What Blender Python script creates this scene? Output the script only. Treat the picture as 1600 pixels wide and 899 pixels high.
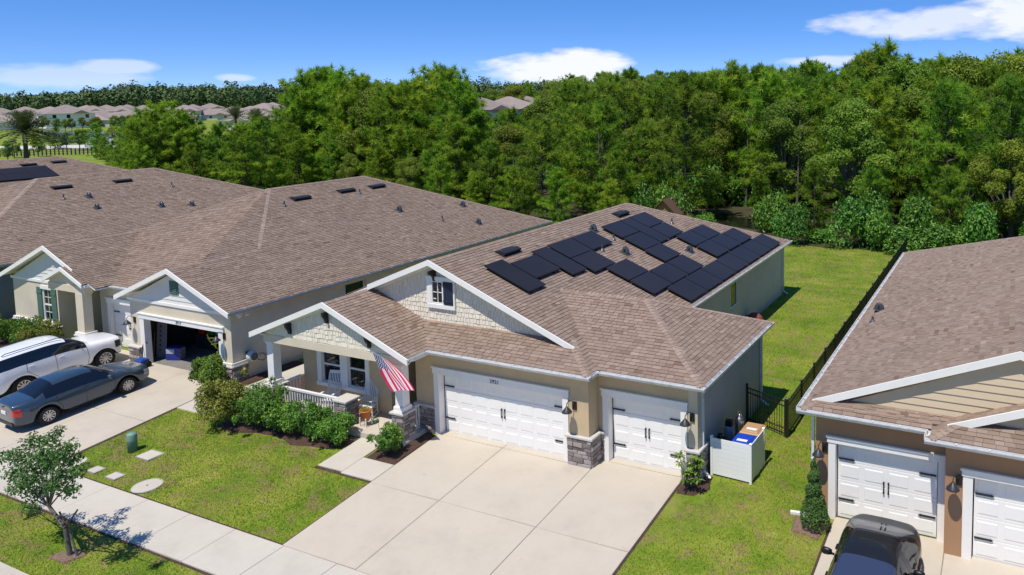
import bpy, math, random
import numpy as np
from mathutils import Vector, Matrix
rad = math.radians
for o in list(bpy.data.objects):
    bpy.data.objects.remove(o, do_unlink=True)
scene = bpy.context.scene
col = scene.collection

# ------------------------------------------------------------------ camera
F_PX, CX_PX, CY_PX = 1199.8, 1020.0, 255.63          # focal length and optical centre, pixels of a 1600x899 frame
YAW, PITCH, ROLL = rad(25.2895), rad(5.1846), rad(-0.7514)
CAM = Vector((17.37, -19.88, 11.44))
fw = Vector((-math.sin(YAW)*math.cos(PITCH), math.cos(YAW)*math.cos(PITCH), -math.sin(PITCH)))
rt = Vector((math.cos(YAW), math.sin(YAW), 0)); up = rt.cross(fw)
r2 = rt*math.cos(ROLL) + up*math.sin(ROLL); u2 = -rt*math.sin(ROLL) + up*math.cos(ROLL)
cam = bpy.data.cameras.new("Camera"); camo = bpy.data.objects.new("Camera", cam); col.objects.link(camo)
camo.matrix_world = Matrix(((r2.x, u2.x, -fw.x, CAM.x), (r2.y, u2.y, -fw.y, CAM.y), (r2.z, u2.z, -fw.z, CAM.z), (0, 0, 0, 1)))
cam.sensor_fit = 'HORIZONTAL'; cam.sensor_width = 36; cam.lens = 36*F_PX/1600
cam.shift_x = (800-CX_PX)/1600; cam.shift_y = -(449.5-CY_PX)/1600
cam.clip_start = .2; cam.clip_end = 6000
scene.camera = camo

# ------------------------------------------------------------------ sun, sky
SUN_D = Vector((.13, 1.0, -2.15)).normalized()        # direction the light travels
sun = bpy.data.lights.new("Sun", 'SUN'); sun.energy = 3.75; sun.angle = rad(.53); sun.color = (1, .94, .84)
suno = bpy.data.objects.new("Sun", sun); col.objects.link(suno)
suno.rotation_euler = (-SUN_D).to_track_quat('Z', 'Y').to_euler(); suno.location = (0, -40, 80)
world = bpy.data.worlds.new("World"); scene.world = world; world.use_nodes = True
scene.view_settings.view_transform = 'Standard'; scene.view_settings.look = 'None'
scene.view_settings.exposure = 0.36; scene.view_settings.gamma = 1
scene.render.engine = 'CYCLES'

def world_sky():
    nt = world.node_tree; N = nt.nodes; L = nt.links; N.clear()
    out = N.new('ShaderNodeOutputWorld'); bg = N.new('ShaderNodeBackground'); L.new(bg.outputs[0], out.inputs[0])
    sky = N.new('ShaderNodeTexSky'); sky.sky_type = 'NISHITA'; sky.sun_disc = False
    s = -SUN_D
    sky.sun_elevation = math.asin(s.z); sky.sun_rotation = math.atan2(s.x, s.y)
    sky.altitude = 30; sky.air_density = .2; sky.dust_density = 0; sky.ozone_density = 2.0
    hs = N.new('ShaderNodeHueSaturation'); hs.inputs['Hue'].default_value = .514; hs.inputs['Saturation'].default_value = 2.05; hs.inputs['Value'].default_value = 2.7
    gm = N.new('ShaderNodeGamma'); gm.inputs[1].default_value = .43; L.new(sky.outputs[0], gm.inputs[0]); L.new(gm.outputs[0], hs.inputs['Color'])
    def math_(op, a, b=None, clamp=False):
        n = N.new('ShaderNodeMath'); n.operation = op; n.use_clamp = clamp
        for i, x in enumerate((a, b)):
            if x is None: continue
            if isinstance(x, (int, float)): n.inputs[i].default_value = x
            else: L.new(x, n.inputs[i])
        return n.outputs[0]
    tc = N.new('ShaderNodeTexCoord'); sep = N.new('ShaderNodeSeparateXYZ'); L.new(tc.outputs['Generated'], sep.inputs[0])
    x, y, z = sep.outputs
    az = math_('ARCTAN2', x, y)                      # radians, 0 = +Y, positive towards +X
    el = math_('ARCSINE', z)
    mp = N.new('ShaderNodeMapping'); L.new(tc.outputs['Generated'], mp.inputs[0]); mp.inputs['Scale'].default_value = (1, 1, 3.2)
    n1 = N.new('ShaderNodeTexNoise'); n1.inputs['Scale'].default_value = 9; n1.inputs['Detail'].default_value = 8; n1.inputs['Roughness'].default_value = .58
    L.new(mp.outputs[0], n1.inputs['Vector'])
    n2 = N.new('ShaderNodeTexNoise'); n2.inputs['Scale'].default_value = 38; n2.inputs['Detail'].default_value = 6
    L.new(mp.outputs[0], n2.inputs['Vector'])
    nz = math_('ADD', math_('MULTIPLY', math_('SUBTRACT', n1.outputs[0], .5), 2.6), math_('MULTIPLY', math_('SUBTRACT', n2.outputs[0], .5), .9))
    total = None
    # azimuth, elevation (degrees), half widths, weight
    for a0, e0, wa, we, k in ((-32.2, 1.95, 5.6, 1.3, 1.0), (-30.0, 2.35, 3.3, 1.05, 1.0), (-5.5, 4.7, 8.5, 1.15, .75), (2.5, 4.9, 7.0, 1.9, .95), (-62.8, 1.45, 4.4, .8, .42), (-60.0, 2.05, 2.4, .5, .5),
                              (-13.0, 2.2, 3.6, .45, .6), (-53.6, 1.4, 1.5, .3, .5), (30, 7, 12, 2.5, .8), (75, 5, 16, 3, .8), (130, 9, 16, 3, .8), (175, 6, 14, 2.5, .8), (-120, 8, 16, 3, .8), (-95, 5, 9, 1.6, .7)):
        da = math_('DIVIDE', math_('SUBTRACT', az, rad(a0)), rad(wa)); de = math_('DIVIDE', math_('SUBTRACT', el, rad(e0)), rad(we))
        q = math_('SUBTRACT', 1.0, math_('ADD', math_('MULTIPLY', da, da), math_('MULTIPLY', de, de)))
        m = math_('MULTIPLY', math_('MULTIPLY', math_('ADD', math_('ADD', q, nz), .05), 1.35, True), k, True)
        total = m if total is None else math_('MAXIMUM', total, m)
    mix = N.new('ShaderNodeMix'); mix.data_type = 'RGBA'
    L.new(total, mix.inputs[0]); L.new(hs.outputs[0], mix.inputs[6]); mix.inputs[7].default_value = (5.0, 5.15, 5.45, 1)
    L.new(mix.outputs[2], bg.inputs[0]); bg.inputs[1].default_value = .148
world_sky()

# ------------------------------------------------------------------ helpers
rng = random.Random(7)
nrg = np.random.default_rng(11)

class B:
    """collects faces; build() links them as ONE mesh object"""
    def __init__(s): s.v = []; s.f = []; s.t = []
    def add(s, vs, fs, tone=.5):
        k = len(s.v); s.v += [tuple(p) for p in vs]; s.f += [tuple(i+k for i in f) for f in fs]; s.t += [tone]*len(vs); return s
    def box(s, x0, y0, z0, x1, y1, z1, tone=.5):
        if x0 > x1: x0, x1 = x1, x0
        if y0 > y1: y0, y1 = y1, y0
        if z0 > z1: z0, z1 = z1, z0
        return s.add([(x0, y0, z0), (x1, y0, z0), (x1, y1, z0), (x0, y1, z0), (x0, y0, z1), (x1, y0, z1), (x1, y1, z1), (x0, y1, z1)],
                     [(0, 3, 2, 1), (4, 5, 6, 7), (0, 1, 5, 4), (1, 2, 6, 5), (2, 3, 7, 6), (3, 0, 4, 7)], tone)
    def bbox(s, x0, y0, z0, x1, y1, z1, b=.01, axis='y-', tone=.5):
        """box whose face towards axis is chamfered by b"""
        a = {'x': 0, 'y': 1, 'z': 2}[axis[0]]; sg = axis[1] == '+'
        lo = [x0, y0, z0]; hi = [x1, y1, z1]
        o = [i for i in range(3) if i != a]
        def ring(h, inset):
            out = []
            for i, j in ((0, 0), (1, 0), (1, 1), (0, 1)):
                p = [0, 0, 0]; p[a] = h
                p[o[0]] = (hi[o[0]]-inset) if i else lo[o[0]]+inset; p[o[1]] = (hi[o[1]]-inset) if j else lo[o[1]]+inset
                out.append(tuple(p))
            return out
        far, near = (lo[a], hi[a]) if sg else (hi[a], lo[a])
        stp = (near-b) if sg else (near+b)
        V = ring(far, 0)+ring(stp, 0)+ring(near, b)
        Fs = [(0, 1, 2, 3), (8, 9, 10, 11)]+[(i, (i+1) % 4, 4+(i+1) % 4, 4+i) for i in range(4)]+[(4+i, 4+(i+1) % 4, 8+(i+1) % 4, 8+i) for i in range(4)]
        return s.add(V, Fs, tone)
    def prism(s, poly, vec, tone=.5):
        n = len(poly); P = [Vector(p) for p in poly]; Q = [p+Vector(vec) for p in P]
        return s.add(P+Q, [tuple(range(n))[::-1], tuple(range(n, 2*n))]+[(i, (i+1) % n, n+(i+1) % n, n+i) for i in range(n)], tone)
    def tube(s, p, q, r0, r1=None, n=8, cap=True, tone=.5):
        r1 = r0 if r1 is None else r1
        p = Vector(p); q = Vector(q); d = (q-p).normalized()
        a = d.cross(Vector((0, 0, 1)) if abs(d.z) < .9 else Vector((1, 0, 0))).normalized(); b = d.cross(a)
        V = [p+(a*math.cos(t)+b*math.sin(t))*r0 for t in [2*math.pi*i/n for i in range(n)]]+[q+(a*math.cos(t)+b*math.sin(t))*r1 for t in [2*math.pi*i/n for i in range(n)]]
        Fs = [(i, (i+1) % n, n+(i+1) % n, n+i) for i in range(n)]
        if cap: Fs += [tuple(range(n))[::-1], tuple(range(n, 2*n))]
        return s.add(V, Fs, tone)
    def path(s, pts, r, n=8, tone=.5):
        for a, b in zip(pts, pts[1:]): s.tube(a, b, r, r, n, True, tone)
        return s
    def lathe(s, prof, n=16, c=(0, 0, 0), ax='z', tone=.5):
        V = []; m = len(prof)
        for i in range(n):
            t = 2*math.pi*i/n
            for r, z in prof:
                p = (r*math.cos(t), r*math.sin(t), z) if ax == 'z' else (z, r*math.cos(t), r*math.sin(t))
                V.append((p[0]+c[0], p[1]+c[1], p[2]+c[2]))
        Fs = [(i*m+j, ((i+1) % n)*m+j, ((i+1) % n)*m+j+1, i*m+j+1) for i in range(n) for j in range(m-1)]
        return s.add(V, Fs, tone)
    def xf(s, M): s.v = [tuple(M @ Vector(p)) for p in s.v]; return s
    def mesh(s, name, smooth=False):
        me = bpy.data.meshes.new(name); me.from_pydata(s.v, [], s.f); me.update()
        a = me.attributes.new('tone', 'FLOAT', 'POINT'); a.data.foreach_set('value', np.array(s.t, dtype=np.float32))
        if smooth: me.polygons.foreach_set('use_smooth', [True]*len(me.polygons))
        return me
    def build(s, name, mat, parent=None, smooth=False, **kw):
        return link(name, s.mesh(name, smooth), mat, parent, **kw)

def np_mesh(name, V, Fc, tone):
    me = bpy.data.meshes.new(name); me.from_pydata(V.tolist(), [], Fc.tolist()); me.update()
    a = me.attributes.new('tone', 'FLOAT', 'POINT'); a.data.foreach_set('value', np.asarray(tone, dtype=np.float32))
    return me

def link(name, me, mat, parent=None, label=None, cat=None, group=None, kind=None, M=None):
    if mat is not None and len(me.materials) == 0: me.materials.append(mat)
    o = bpy.data.objects.new(name, me); col.objects.link(o)
    if M is not None: o.matrix_basis = M
    if parent is not None:
        o.parent = parent
        if parent.type == 'EMPTY' and not parent.get('_loc0', False):
            o.matrix_parent_inverse = parent.matrix_basis.inverted()
    return tag(o, label, cat, group, kind)

def tag(o, label=None, cat=None, group=None, kind=None):
    for k, v in (('label', label), ('category', cat), ('group', group), ('kind', kind)):
        if v: o[k] = v
    return o

def thing(name, label, cat, loc=(0, 0, 0), group=None, rz=0, local=False):
    """Empty at a thing's base. local: parts are built about the origin and move with it"""
    o = bpy.data.objects.new(name, None); col.objects.link(o); o.empty_display_size = .3
    o.matrix_basis = Matrix.Translation(loc) @ Matrix.Rotation(rz, 4, 'Z')
    if local: o['_loc0'] = True
    return tag(o, label, cat, group)

def dup(root, loc, rz=0, sc=1, label=None, group=None, parent=None):
    r = root.copy(); col.objects.link(r)
    if parent is None: r.matrix_basis = Matrix.Translation(loc) @ Matrix.Rotation(rz, 4, 'Z') @ Matrix.Scale(sc, 4)
    else: r.parent = parent
    if label: r['label'] = label
    if group: r['group'] = group
    for ch in list(root.children): dup(ch, None, parent=r)
    return r

def gz(y):
    if y > -.3: return 0.0
    if y > -6.5: return .078*(y+.3)
    if y > -10: return -.4836+.03*(y+6.5)
    return -.5886

# ------------------------------------------------------------------ materials
def mk(name, cols, src='noise', scale=6, detail=4, rough=.85, bump=0, bscale=None, bdist=.01, metal=0, spec=.4, rnd=0, transl=0, coat=0, mixn=0, mixs=2, wide=.3, stretch=None, sheen=0):
    m = bpy.data.materials.new(name); m.use_nodes = True; nt = m.node_tree; N = nt.nodes; L = nt.links
    bs = N['Principled BSDF']; out = N['Material Output']
    bs.inputs['Roughness'].default_value = rough; bs.inputs['Metallic'].default_value = metal
    bs.inputs['Specular IOR Level'].default_value = spec; bs.inputs['Coat Weight'].default_value = coat; bs.inputs['Coat Roughness'].default_value = .04
    tc = N.new('ShaderNodeTexCoord'); vec = tc.outputs['Object']
    if stretch:
        mp = N.new('ShaderNodeMapping'); mp.inputs['Scale'].default_value = stretch; L.new(vec, mp.inputs[0]); vec = mp.outputs[0]
    def noise(sc, de=4):
        n = N.new('ShaderNodeTexNoise'); n.inputs['Scale'].default_value = sc; n.inputs['Detail'].default_value = de; n.inputs['Roughness'].default_value = .6
        L.new(vec, n.inputs['Vector']); return n.outputs[0]
    def mth(op, a, b):
        n = N.new('ShaderNodeMath'); n.operation = op
        for i, x in enumerate((a, b)):
            if isinstance(x, (int, float)): n.inputs[i].default_value = x
            else: L.new(x, n.inputs[i])
        return n.outputs[0]
    if len(cols) == 1 and isinstance(cols[0], tuple) and not mixn and not rnd:
        bs.inputs['Base Color'].default_value = (*cols[0], 1); colour = None
    else:
        if src == 'tone':
            at = N.new('ShaderNodeAttribute'); at.attribute_name = 'tone'; fac = at.outputs['Fac']
            if mixn: fac = mth('ADD', fac, mth('MULTIPLY', mth('SUBTRACT', noise(mixs), .5), mixn))
        else:
            fac = noise(scale, detail)
            if mixn: fac = mth('ADD', fac, mth('MULTIPLY', mth('SUBTRACT', noise(mixs), .5), mixn))
        rp = N.new('ShaderNodeValToRGB'); L.new(fac, rp.inputs[0])
        lo, hi = (.0, 1.0) if src == 'tone' else (.5-wide, .5+wide)
        n = len(cols); E = rp.color_ramp.elements
        while len(E) < max(n, 2): E.new(.5)
        for i in range(len(E)):
            c = cols[min(i, n-1)]; E[i].position = lo+(hi-lo)*i/max(1, len(E)-1); E[i].color = (*c, 1)
        colour = rp.outputs[0]
        if rnd:
            oi = N.new('ShaderNodeObjectInfo'); hs = N.new('ShaderNodeHueSaturation')
            L.new(colour, hs.inputs['Color'])
            L.new(mth('ADD', mth('MULTIPLY', oi.outputs['Random'], rnd), 1-rnd/2), hs.inputs['Value'])
            L.new(mth('ADD', mth('MULTIPLY', mth('FRACT', mth('MULTIPLY', oi.outputs['Random'], 7.3), 0), rnd*.08), .5-rnd*.04), hs.inputs['Hue'])
            colour = hs.outputs[0]
        L.new(colour, bs.inputs['Base Color'])
    if bump:
        bp = N.new('ShaderNodeBump'); bp.inputs['Strength'].default_value = bump; bp.inputs['Distance'].default_value = bdist
        L.new(noise(bscale or scale*3, 3), bp.inputs['Height']); L.new(bp.outputs[0], bs.inputs['Normal'])
    if transl:
        tr = N.new('ShaderNodeBsdfTranslucent'); mx = N.new('ShaderNodeMixShader'); mx.inputs[0].default_value = transl
        if colour is not None: L.new(colour, tr.inputs[0])
        else: tr.inputs[0].default_value = (*cols[0], 1)
        L.new(bs.outputs[0], mx.inputs[1]); L.new(tr.outputs[0], mx.inputs[2]); L.new(mx.outputs[0], out.inputs[0])
    return m

def stain(m, scale, lo, hi, colr, amount, sc2=None):
    """spots and blotches of their own shape over a material's colour"""
    nt = m.node_tree; N = nt.nodes; L = nt.links; bs = N['Principled BSDF']; src = bs.inputs['Base Color'].links[0].from_socket
    tc = N.new('ShaderNodeTexCoord'); n = N.new('ShaderNodeTexNoise'); n.inputs['Scale'].default_value = scale; n.inputs['Detail'].default_value = 7; n.inputs['Roughness'].default_value = .65; L.new(tc.outputs['Object'], n.inputs['Vector'])
    r = N.new('ShaderNodeValToRGB'); r.color_ramp.elements[0].position = lo; r.color_ramp.elements[1].position = hi; L.new(n.outputs[0], r.inputs[0])
    k = N.new('ShaderNodeMath'); k.operation = 'MULTIPLY'; k.inputs[1].default_value = amount; L.new(r.outputs[0], k.inputs[0])
    mx = N.new('ShaderNodeMix'); mx.data_type = 'RGBA'; L.new(k.outputs[0], mx.inputs[0]); L.new(src, mx.inputs[6]); mx.inputs[7].default_value = (*colr, 1); L.new(mx.outputs[2], bs.inputs['Base Color'])
def v3(c, k): return tuple(x*k for x in c)
def shades(c, *ks): return [v3(c, k) for k in ks]
MT = {}
def M_(k, *a, **kw): MT[k] = mk(k, *a, **kw); return MT[k]
M_('stucco_tan', shades((.55, .42, .255), .9, 1.0, 1.08), scale=1.3, bump=.5, bscale=60, bdist=.006, wide=.25)
M_('stucco_fill_lit', shades((.56, .485, .365), .9, 1.0, 1.06), scale=1.1, bump=.5, bscale=60, bdist=.006, wide=.25)  # the tan stucco again, paler: fill light on shaded walls put into the colour
M_('stucco_cream', shades((.66, .58, .445), .92, 1.0, 1.06), scale=1.3, bump=.5, bscale=60, bdist=.006, wide=.25)
M_('stucco_brown', shades((.385, .22, .118), .9, 1.0, 1.08), scale=1.3, bump=.5, bscale=60, bdist=.006, wide=.25)
M_('stucco_grey', shades((.19, .2, .21), .9, 1.0, 1.08), scale=1.3, bump=.5, bscale=60, bdist=.006, wide=.25)
for k_ in ('stucco_tan', 'stucco_fill_lit', 'stucco_cream', 'stucco_brown'): stain(MT[k_], .7, .52, .8, (.30, .25, .19), .22)
M_('trim', shades((.84, .82, .77), .93, 1.0, 1.02), scale=2.5, rough=.55, wide=.3)
M_('door_white', shades((.84, .825, .785), .95, 1.0, 1.02), scale=1.5, rough=.5, bump=.15, bscale=150, bdist=.002)
M_('gutter', shades((.72, .72, .71), .75, .95, 1.02), scale=5, rough=.45, wide=.25)
M_('gutter_grey', shades((.38, .40, .42), .85, 1.0, 1.05), scale=3, rough=.5)
M_('shake', [(.69, .62, .49), (.76, .70, .57), (.81, .755, .635)], src='tone', mixn=.25, mixs=14, bump=.2, bscale=40, bdist=.004)
M_('clap_cream', shades((.62, .50, .34), .95, 1.03), scale=3, rough=.7)
M_('clap_white', shades((.70, .69, .64), .95, 1.03), scale=3, rough=.7)
SH = [(.137, .091, .067), (.218, .155, .119), (.263, .194, .152), (.304, .228, .182), (.36, .276, .223)]
M_('shingle', SH, src='tone', mixn=.35, mixs=45, bump=.5, bscale=220, bdist=.004, rough=.95, spec=.2)
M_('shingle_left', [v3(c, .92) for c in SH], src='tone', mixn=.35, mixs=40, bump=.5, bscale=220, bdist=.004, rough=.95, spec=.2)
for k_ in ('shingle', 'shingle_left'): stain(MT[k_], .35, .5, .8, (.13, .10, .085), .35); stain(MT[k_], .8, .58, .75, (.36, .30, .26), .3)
M_('deck', shades((.10, .075, .063), .8, 1.1), scale=6, rough=.95)
M_('concrete', [(.296, .228, .147), (.395, .311, .205), (.445, .356, .240), (.471, .384, .263)], scale=.9, detail=9, mixn=.35, mixs=5, bump=.25, bscale=90, bdist=.004, rough=.9, wide=.26, rnd=.10)
M_('concrete_walk', [(.363, .314, .239), (.447, .390, .303), (.492, .437, .344), (.524, .467, .374)], scale=1.0, detail=9, mixn=.35, mixs=6, bump=.25, bscale=90, bdist=.004, rough=.9, wide=.26)
for k_ in ('concrete', 'concrete_walk'):
    stain(MT[k_], .55, .56, .72, (.27, .225, .17), .6); stain(MT[k_], 3.4, .66, .72, (.13, .115, .10), .65); stain(MT[k_], .22, .5, .62, (.40, .33, .235), .35); stain(MT[k_], .9, .30, .20, (.56, .53, .48), .5)
M_('joint', [(.10, .085, .07), (.2, .17, .14)], scale=9)
M_('stone', [(.155, .128, .115), (.270, .223, .203), (.392, .338, .311), (.486, .439, .405)], src='tone', mixn=.5, mixs=18, bump=.9, bscale=34, bdist=.02, rough=.9)
M_('mortar', shades((.20, .185, .17), .8, 1.1), scale=12)
M_('stone_cap', shades((.55, .525, .48), .9, 1.05), scale=6, bump=.3, bscale=40)
M_('black_metal', [(.012, .012, .013)], rough=.45, spec=.5)
M_('lamp_metal', [(.03, .032, .036)], rough=.4, spec=.5)
M_('dark_paint', [(.012, .013, .02)], rough=.4)
M_('navy', [(.016, .026, .052), (.022, .034, .065)], rough=.5)
M_('sage', shades((.085, .165, .13), .9, 1.1), rough=.6)
M_('glass', [(.008, .010, .012)], rough=.04, spec=.9)
M_('glass_green', [(.012, .035, .01), (.02, .055, .014)], rough=.08, spec=.5, scale=3)
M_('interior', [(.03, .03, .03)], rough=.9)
M_('entry_door', [(.022, .017, .013), (.03, .023, .018)], rough=.5)
M_('vent_black', [(.018, .019, .022)], rough=.5, spec=.5)
M_('vent_grey', shades((.10, .11, .12), .8, 1.1), rough=.4, metal=.4)
M_('panel', [(.017, .0155, .016), (.030, .025, .025)], scale=.22, rough=.3, spec=.16)
M_('panel_frame', [(.012, .012, .014)], rough=.35)
M_('mulch', [(.035, .018, .012), (.075, .04, .027), (.13, .075, .055)], scale=26, detail=6, bump=1.0, bscale=45, bdist=.03, wide=.2)
M_('mulch_pale', [(.12, .07, .045), (.22, .14, .10), (.32, .22, .16)], scale=26, detail=6, bump=1.0, bscale=45, bdist=.03, wide=.2)
M_('asphalt', shades((.055, .055, .055), .8, 1.2), scale=30, bump=.3)
M_('wood', [(.20, .11, .05), (.32, .19, .09)], scale=4, stretch=(6, 6, 1))
M_('wood_dark', [(.07, .04, .025), (.13, .075, .045)], scale=5)
M_('water', [(.012, .014, .008), (.02, .022, .012)], scale=.4, rough=.08, spec=.6, bump=.05, bscale=2)
M_('pond', [(.12, .145, .17), (.17, .20, .23)], scale=.02, rough=.12, spec=.8)
M_('vinyl', shades((.84, .835, .81), .97, 1.02), scale=2, rough=.4)
M_('white_paint', shades((.78, .78, .77), .96, 1.02), scale=4, rough=.45)
M_('terracotta', shades((.48, .16, .045), .85, 1.1), scale=8, rough=.7)
M_('util_green', shades((.10, .21, .155), .9, 1.08), scale=6, rough=.55)
M_('bark', [(.05, .038, .028), (.12, .095, .07)], scale=7, stretch=(5, 5, 1), bump=.8, bscale=16, bdist=.03)
M_('bark_grey', [(.09, .08, .065), (.2, .18, .15)], scale=7, stretch=(5, 5, 1), bump=.8, bscale=16, bdist=.03)
M_('pine_leaf', [(.079, .166, .014), (.158, .293, .021), (.245, .399, .026), (.347, .467, .040)], src='tone', rough=.7, rnd=.4, transl=.48)
M_('pine_bright', [(.108, .211, .014), (.202, .352, .021), (.304, .457, .027), (.417, .526, .043)], src='tone', rough=.7, rnd=.35, transl=.5)
M_('oak_leaf', [(.080, .139, .017), (.161, .257, .027), (.249, .350, .038), (.354, .434, .059)], src='tone', rough=.65, rnd=.5, transl=.46)
M_('oak_olive', [(.087, .135, .010), (.161, .222, .017), (.237, .304, .025), (.336, .385, .042)], src='tone', rough=.65, rnd=.3, transl=.38)
M_('shrub_leaf', [(.040, .098, .010), (.086, .184, .018), (.161, .276, .028), (.322, .414, .069)], src='tone', rough=.5, rnd=.25, transl=.25, spec=.35)
M_('dark_leaf', [(.038, .113, .015), (.078, .207, .023), (.155, .328, .034), (.345, .500, .086)], src='tone', rough=.45, rnd=.2, transl=.22, spec=.4)
M_('yellow_leaf', [(.068, .090, .009), (.150, .188, .018), (.285, .300, .045), (.600, .540, .240)], src='tone', rough=.55, rnd=.2, transl=.28)
M_('street_leaf', [(.031, .083, .016), (.062, .147, .024), (.114, .250, .040), (.198, .368, .080)], src='tone', rough=.5, transl=.22, spec=.4)
M_('topiary_leaf', [(.026, .074, .015), (.059, .136, .024), (.116, .214, .039), (.175, .273, .059)], src='tone', rough=.6, transl=.2)
M_('palm_leaf', [(.060, .085, .031), (.111, .145, .051), (.170, .204, .085)], src='tone', rough=.6, transl=.15)
M_('far_leaf', [(.050, .095, .032), (.093, .150, .044), (.143, .203, .060)], src='tone', rough=.8)
M_('blade', [(.072, .128, .010), (.128, .199, .014), (.216, .260, .026), (.361, .316, .075)], src='tone', rough=.6, transl=.25, mixn=.5, mixs=.55)
stain(MT['blade'], .33, .47, .60, (.40, .34, .12), .7); stain(MT['blade'], 1.7, .52, .62, (.33, .25, .11), .75); stain(MT['blade'], 5.0, .56, .68, (.05, .10, .008), .6)
M_('petal', [(.62, .30, .27), (.75, .5, .42)], src='tone', rough=.6)
M_('petal_white', [(.75, .72, .6)], rough=.6)

def lawn_mat(name, cols, yk=0):
    m = bpy.data.materials.new(name); m.use_nodes = True; nt = m.node_tree; N = nt.nodes; L = nt.links; bs = N['Principled BSDF']
    bs.inputs['Roughness'].default_value = .9; bs.inputs['Specular IOR Level'].default_value = .15
    tc = N.new('ShaderNodeTexCoord')
    def noise(sc, d=5, r=.6, st=None):
        n = N.new('ShaderNodeTexNoise'); n.inputs['Scale'].default_value = sc; n.inputs['Detail'].default_value = d; n.inputs['Roughness'].default_value = r
        v = tc.outputs['Object']
        if st:
            mp = N.new('ShaderNodeMapping'); mp.inputs['Scale'].default_value = st; L.new(v, mp.inputs[0]); v = mp.outputs[0]
        L.new(v, n.inputs['Vector']); return n.outputs[0]
    def mth(op, a, b):
        n = N.new('ShaderNodeMath'); n.operation = op
        for i, x in enumerate((a, b)):
            if isinstance(x, (int, float)): n.inputs[i].default_value = x
            else: L.new(x, n.inputs[i])
        return n.outputs[0]
    f = mth('ADD', mth('MULTIPLY', noise(.5, 6, .65), .75), mth('ADD', mth('MULTIPLY', noise(7, 6, .8), .5), mth('MULTIPLY', noise(1.0, 3, .5, (.1, 1.0, 1)), .3)))
    rp = N.new('ShaderNodeValToRGB'); L.new(f, rp.inputs[0]); E = rp.color_ramp.elements
    while len(E) < len(cols): E.new(.5)
    for i, c in enumerate(cols): E[i].position = .52+.46*i/(len(cols)-1); E[i].color = (*c, 1)
    r3 = N.new('ShaderNodeValToRGB'); L.new(mth('ADD', mth('MULTIPLY', noise(.33, 3, .5), .8), mth('MULTIPLY', noise(3.1, 5, .7), .35)), r3.inputs[0]); r3.color_ramp.elements[0].position = .64; r3.color_ramp.elements[1].position = .78
    mx = N.new('ShaderNodeMix'); mx.data_type = 'RGBA'; L.new(mth('MULTIPLY', r3.outputs[0], .75), mx.inputs[0]); L.new(rp.outputs[0], mx.inputs[6]); mx.inputs[7].default_value = (.27, .225, .07, 1)
    L.new(mx.outputs[2], bs.inputs['Base Color'])
    bp = N.new('ShaderNodeBump'); bp.inputs['Strength'].default_value = .8; bp.inputs['Distance'].default_value = .04
    L.new(noise(22, 4, .7), bp.inputs['Height']); L.new(bp.outputs[0], bs.inputs['Normal'])
    return m
MT['lawn'] = lawn_mat('lawn', [(.058, .112, .009), (.10, .178, .013), (.155, .235, .019), (.235, .275, .034), (.34, .315, .085)])
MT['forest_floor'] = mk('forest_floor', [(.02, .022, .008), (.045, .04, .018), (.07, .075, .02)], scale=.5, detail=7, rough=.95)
stain(MT['lawn'], 1.7, .52, .62, (.26, .19, .085), .7)
# ------------------------------------------------------------------ ground, paving
def sheet(name, poly, mat, dz, kind='structure', parent=None):
    """flat-ish sheet following the ground, poly is a list of (x, y); split at the breaks of slope"""
    b = B(); ys = sorted({p[1] for p in poly} | {y for y in (-.3, -6.5, -10) if min(p[1] for p in poly) < y < max(p[1] for p in poly)})
    for ya, yb in zip(ys, ys[1:]):
        pl = clip2(clip2(poly, lambda p: p[1]-ya), lambda p: yb-p[1])
        if len(pl) > 2: b.add([(p[0], p[1], gz(p[1])+dz) for p in pl], [tuple(range(len(pl)))])
    o = b.build(name, mat, parent)
    if kind: o['kind'] = kind
    return o
def clip2(poly, f):
    out = []
    for i, p in enumerate(poly):
        q = poly[(i+1) % len(poly)]; a, c = f(p), f(q)
        if a >= -1e-9: out.append(p)
        if (a > 1e-9 and c < -1e-9) or (a < -1e-9 and c > 1e-9):
            t = a/(a-c); out.append(tuple(p[k]+(q[k]-p[k])*t for k in range(len(p))))
    return out

gb = B(); xs = [-2500, -60, -20, 0, 20, 60, 1500]; ys = [-900, -10, -6.5, -.3, 60, 3000]
gb.add([(x, y, gz(y)) for y in ys for x in xs], [(j*7+i, j*7+i+1, (j+1)*7+i+1, (j+1)*7+i) for j in range(5) for i in range(6)])
gb.build('ground', MT['lawn'], kind='structure')

def slab_mesh(b, x0, x1, y0, y1, top=.045, bev=.012, thick=.1):
    """one concrete slab with rounded upper edges, following the slope"""
    yy = [y0]+[y for y in (-10, -6.5, -.3) if y0+.05 < y < y1-.05]+[y1]
    n = len(yy); V = []
    for i, y in enumerate(yy):
        yi = y+(bev if i == 0 else -bev if i == n-1 else 0)
        g = gz(y)
        V += [(x0, y, g+top-thick), (x0, y, g+top-bev), (x0+bev, yi, g+top), (x1-bev, yi, g+top), (x1, y, g+top-bev), (x1, y, g+top-thick)]
    Fs = []
    for i in range(n-1):
        k = i*6
        for j in range(5): Fs.append((k+j, k+j+1, k+6+j+1, k+6+j))
    Fs += [tuple(range(5, -1, -1)), tuple(range((n-1)*6, n*6))]
    # end bevels are part of the end faces
    b.add(V, [f[::-1] for f in Fs])
    return b
def paving(name, cells, mat, bound, top=.045):
    """cells: (x0,x1,y0,y1) slabs, each an object under the paving"""
    p = sheet(name, bound, MT['joint'], .012)
    for x0, x1, y0, y1 in cells:
        slab_mesh(B(), x0+.006, x1-.006, y0+.006, y1-.006, top+rng.uniform(-.002, .002)).build('slab', mat, p)
    return p
XD = [-.06, 2.58, 5.92, 8.74]
cells = []
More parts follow.
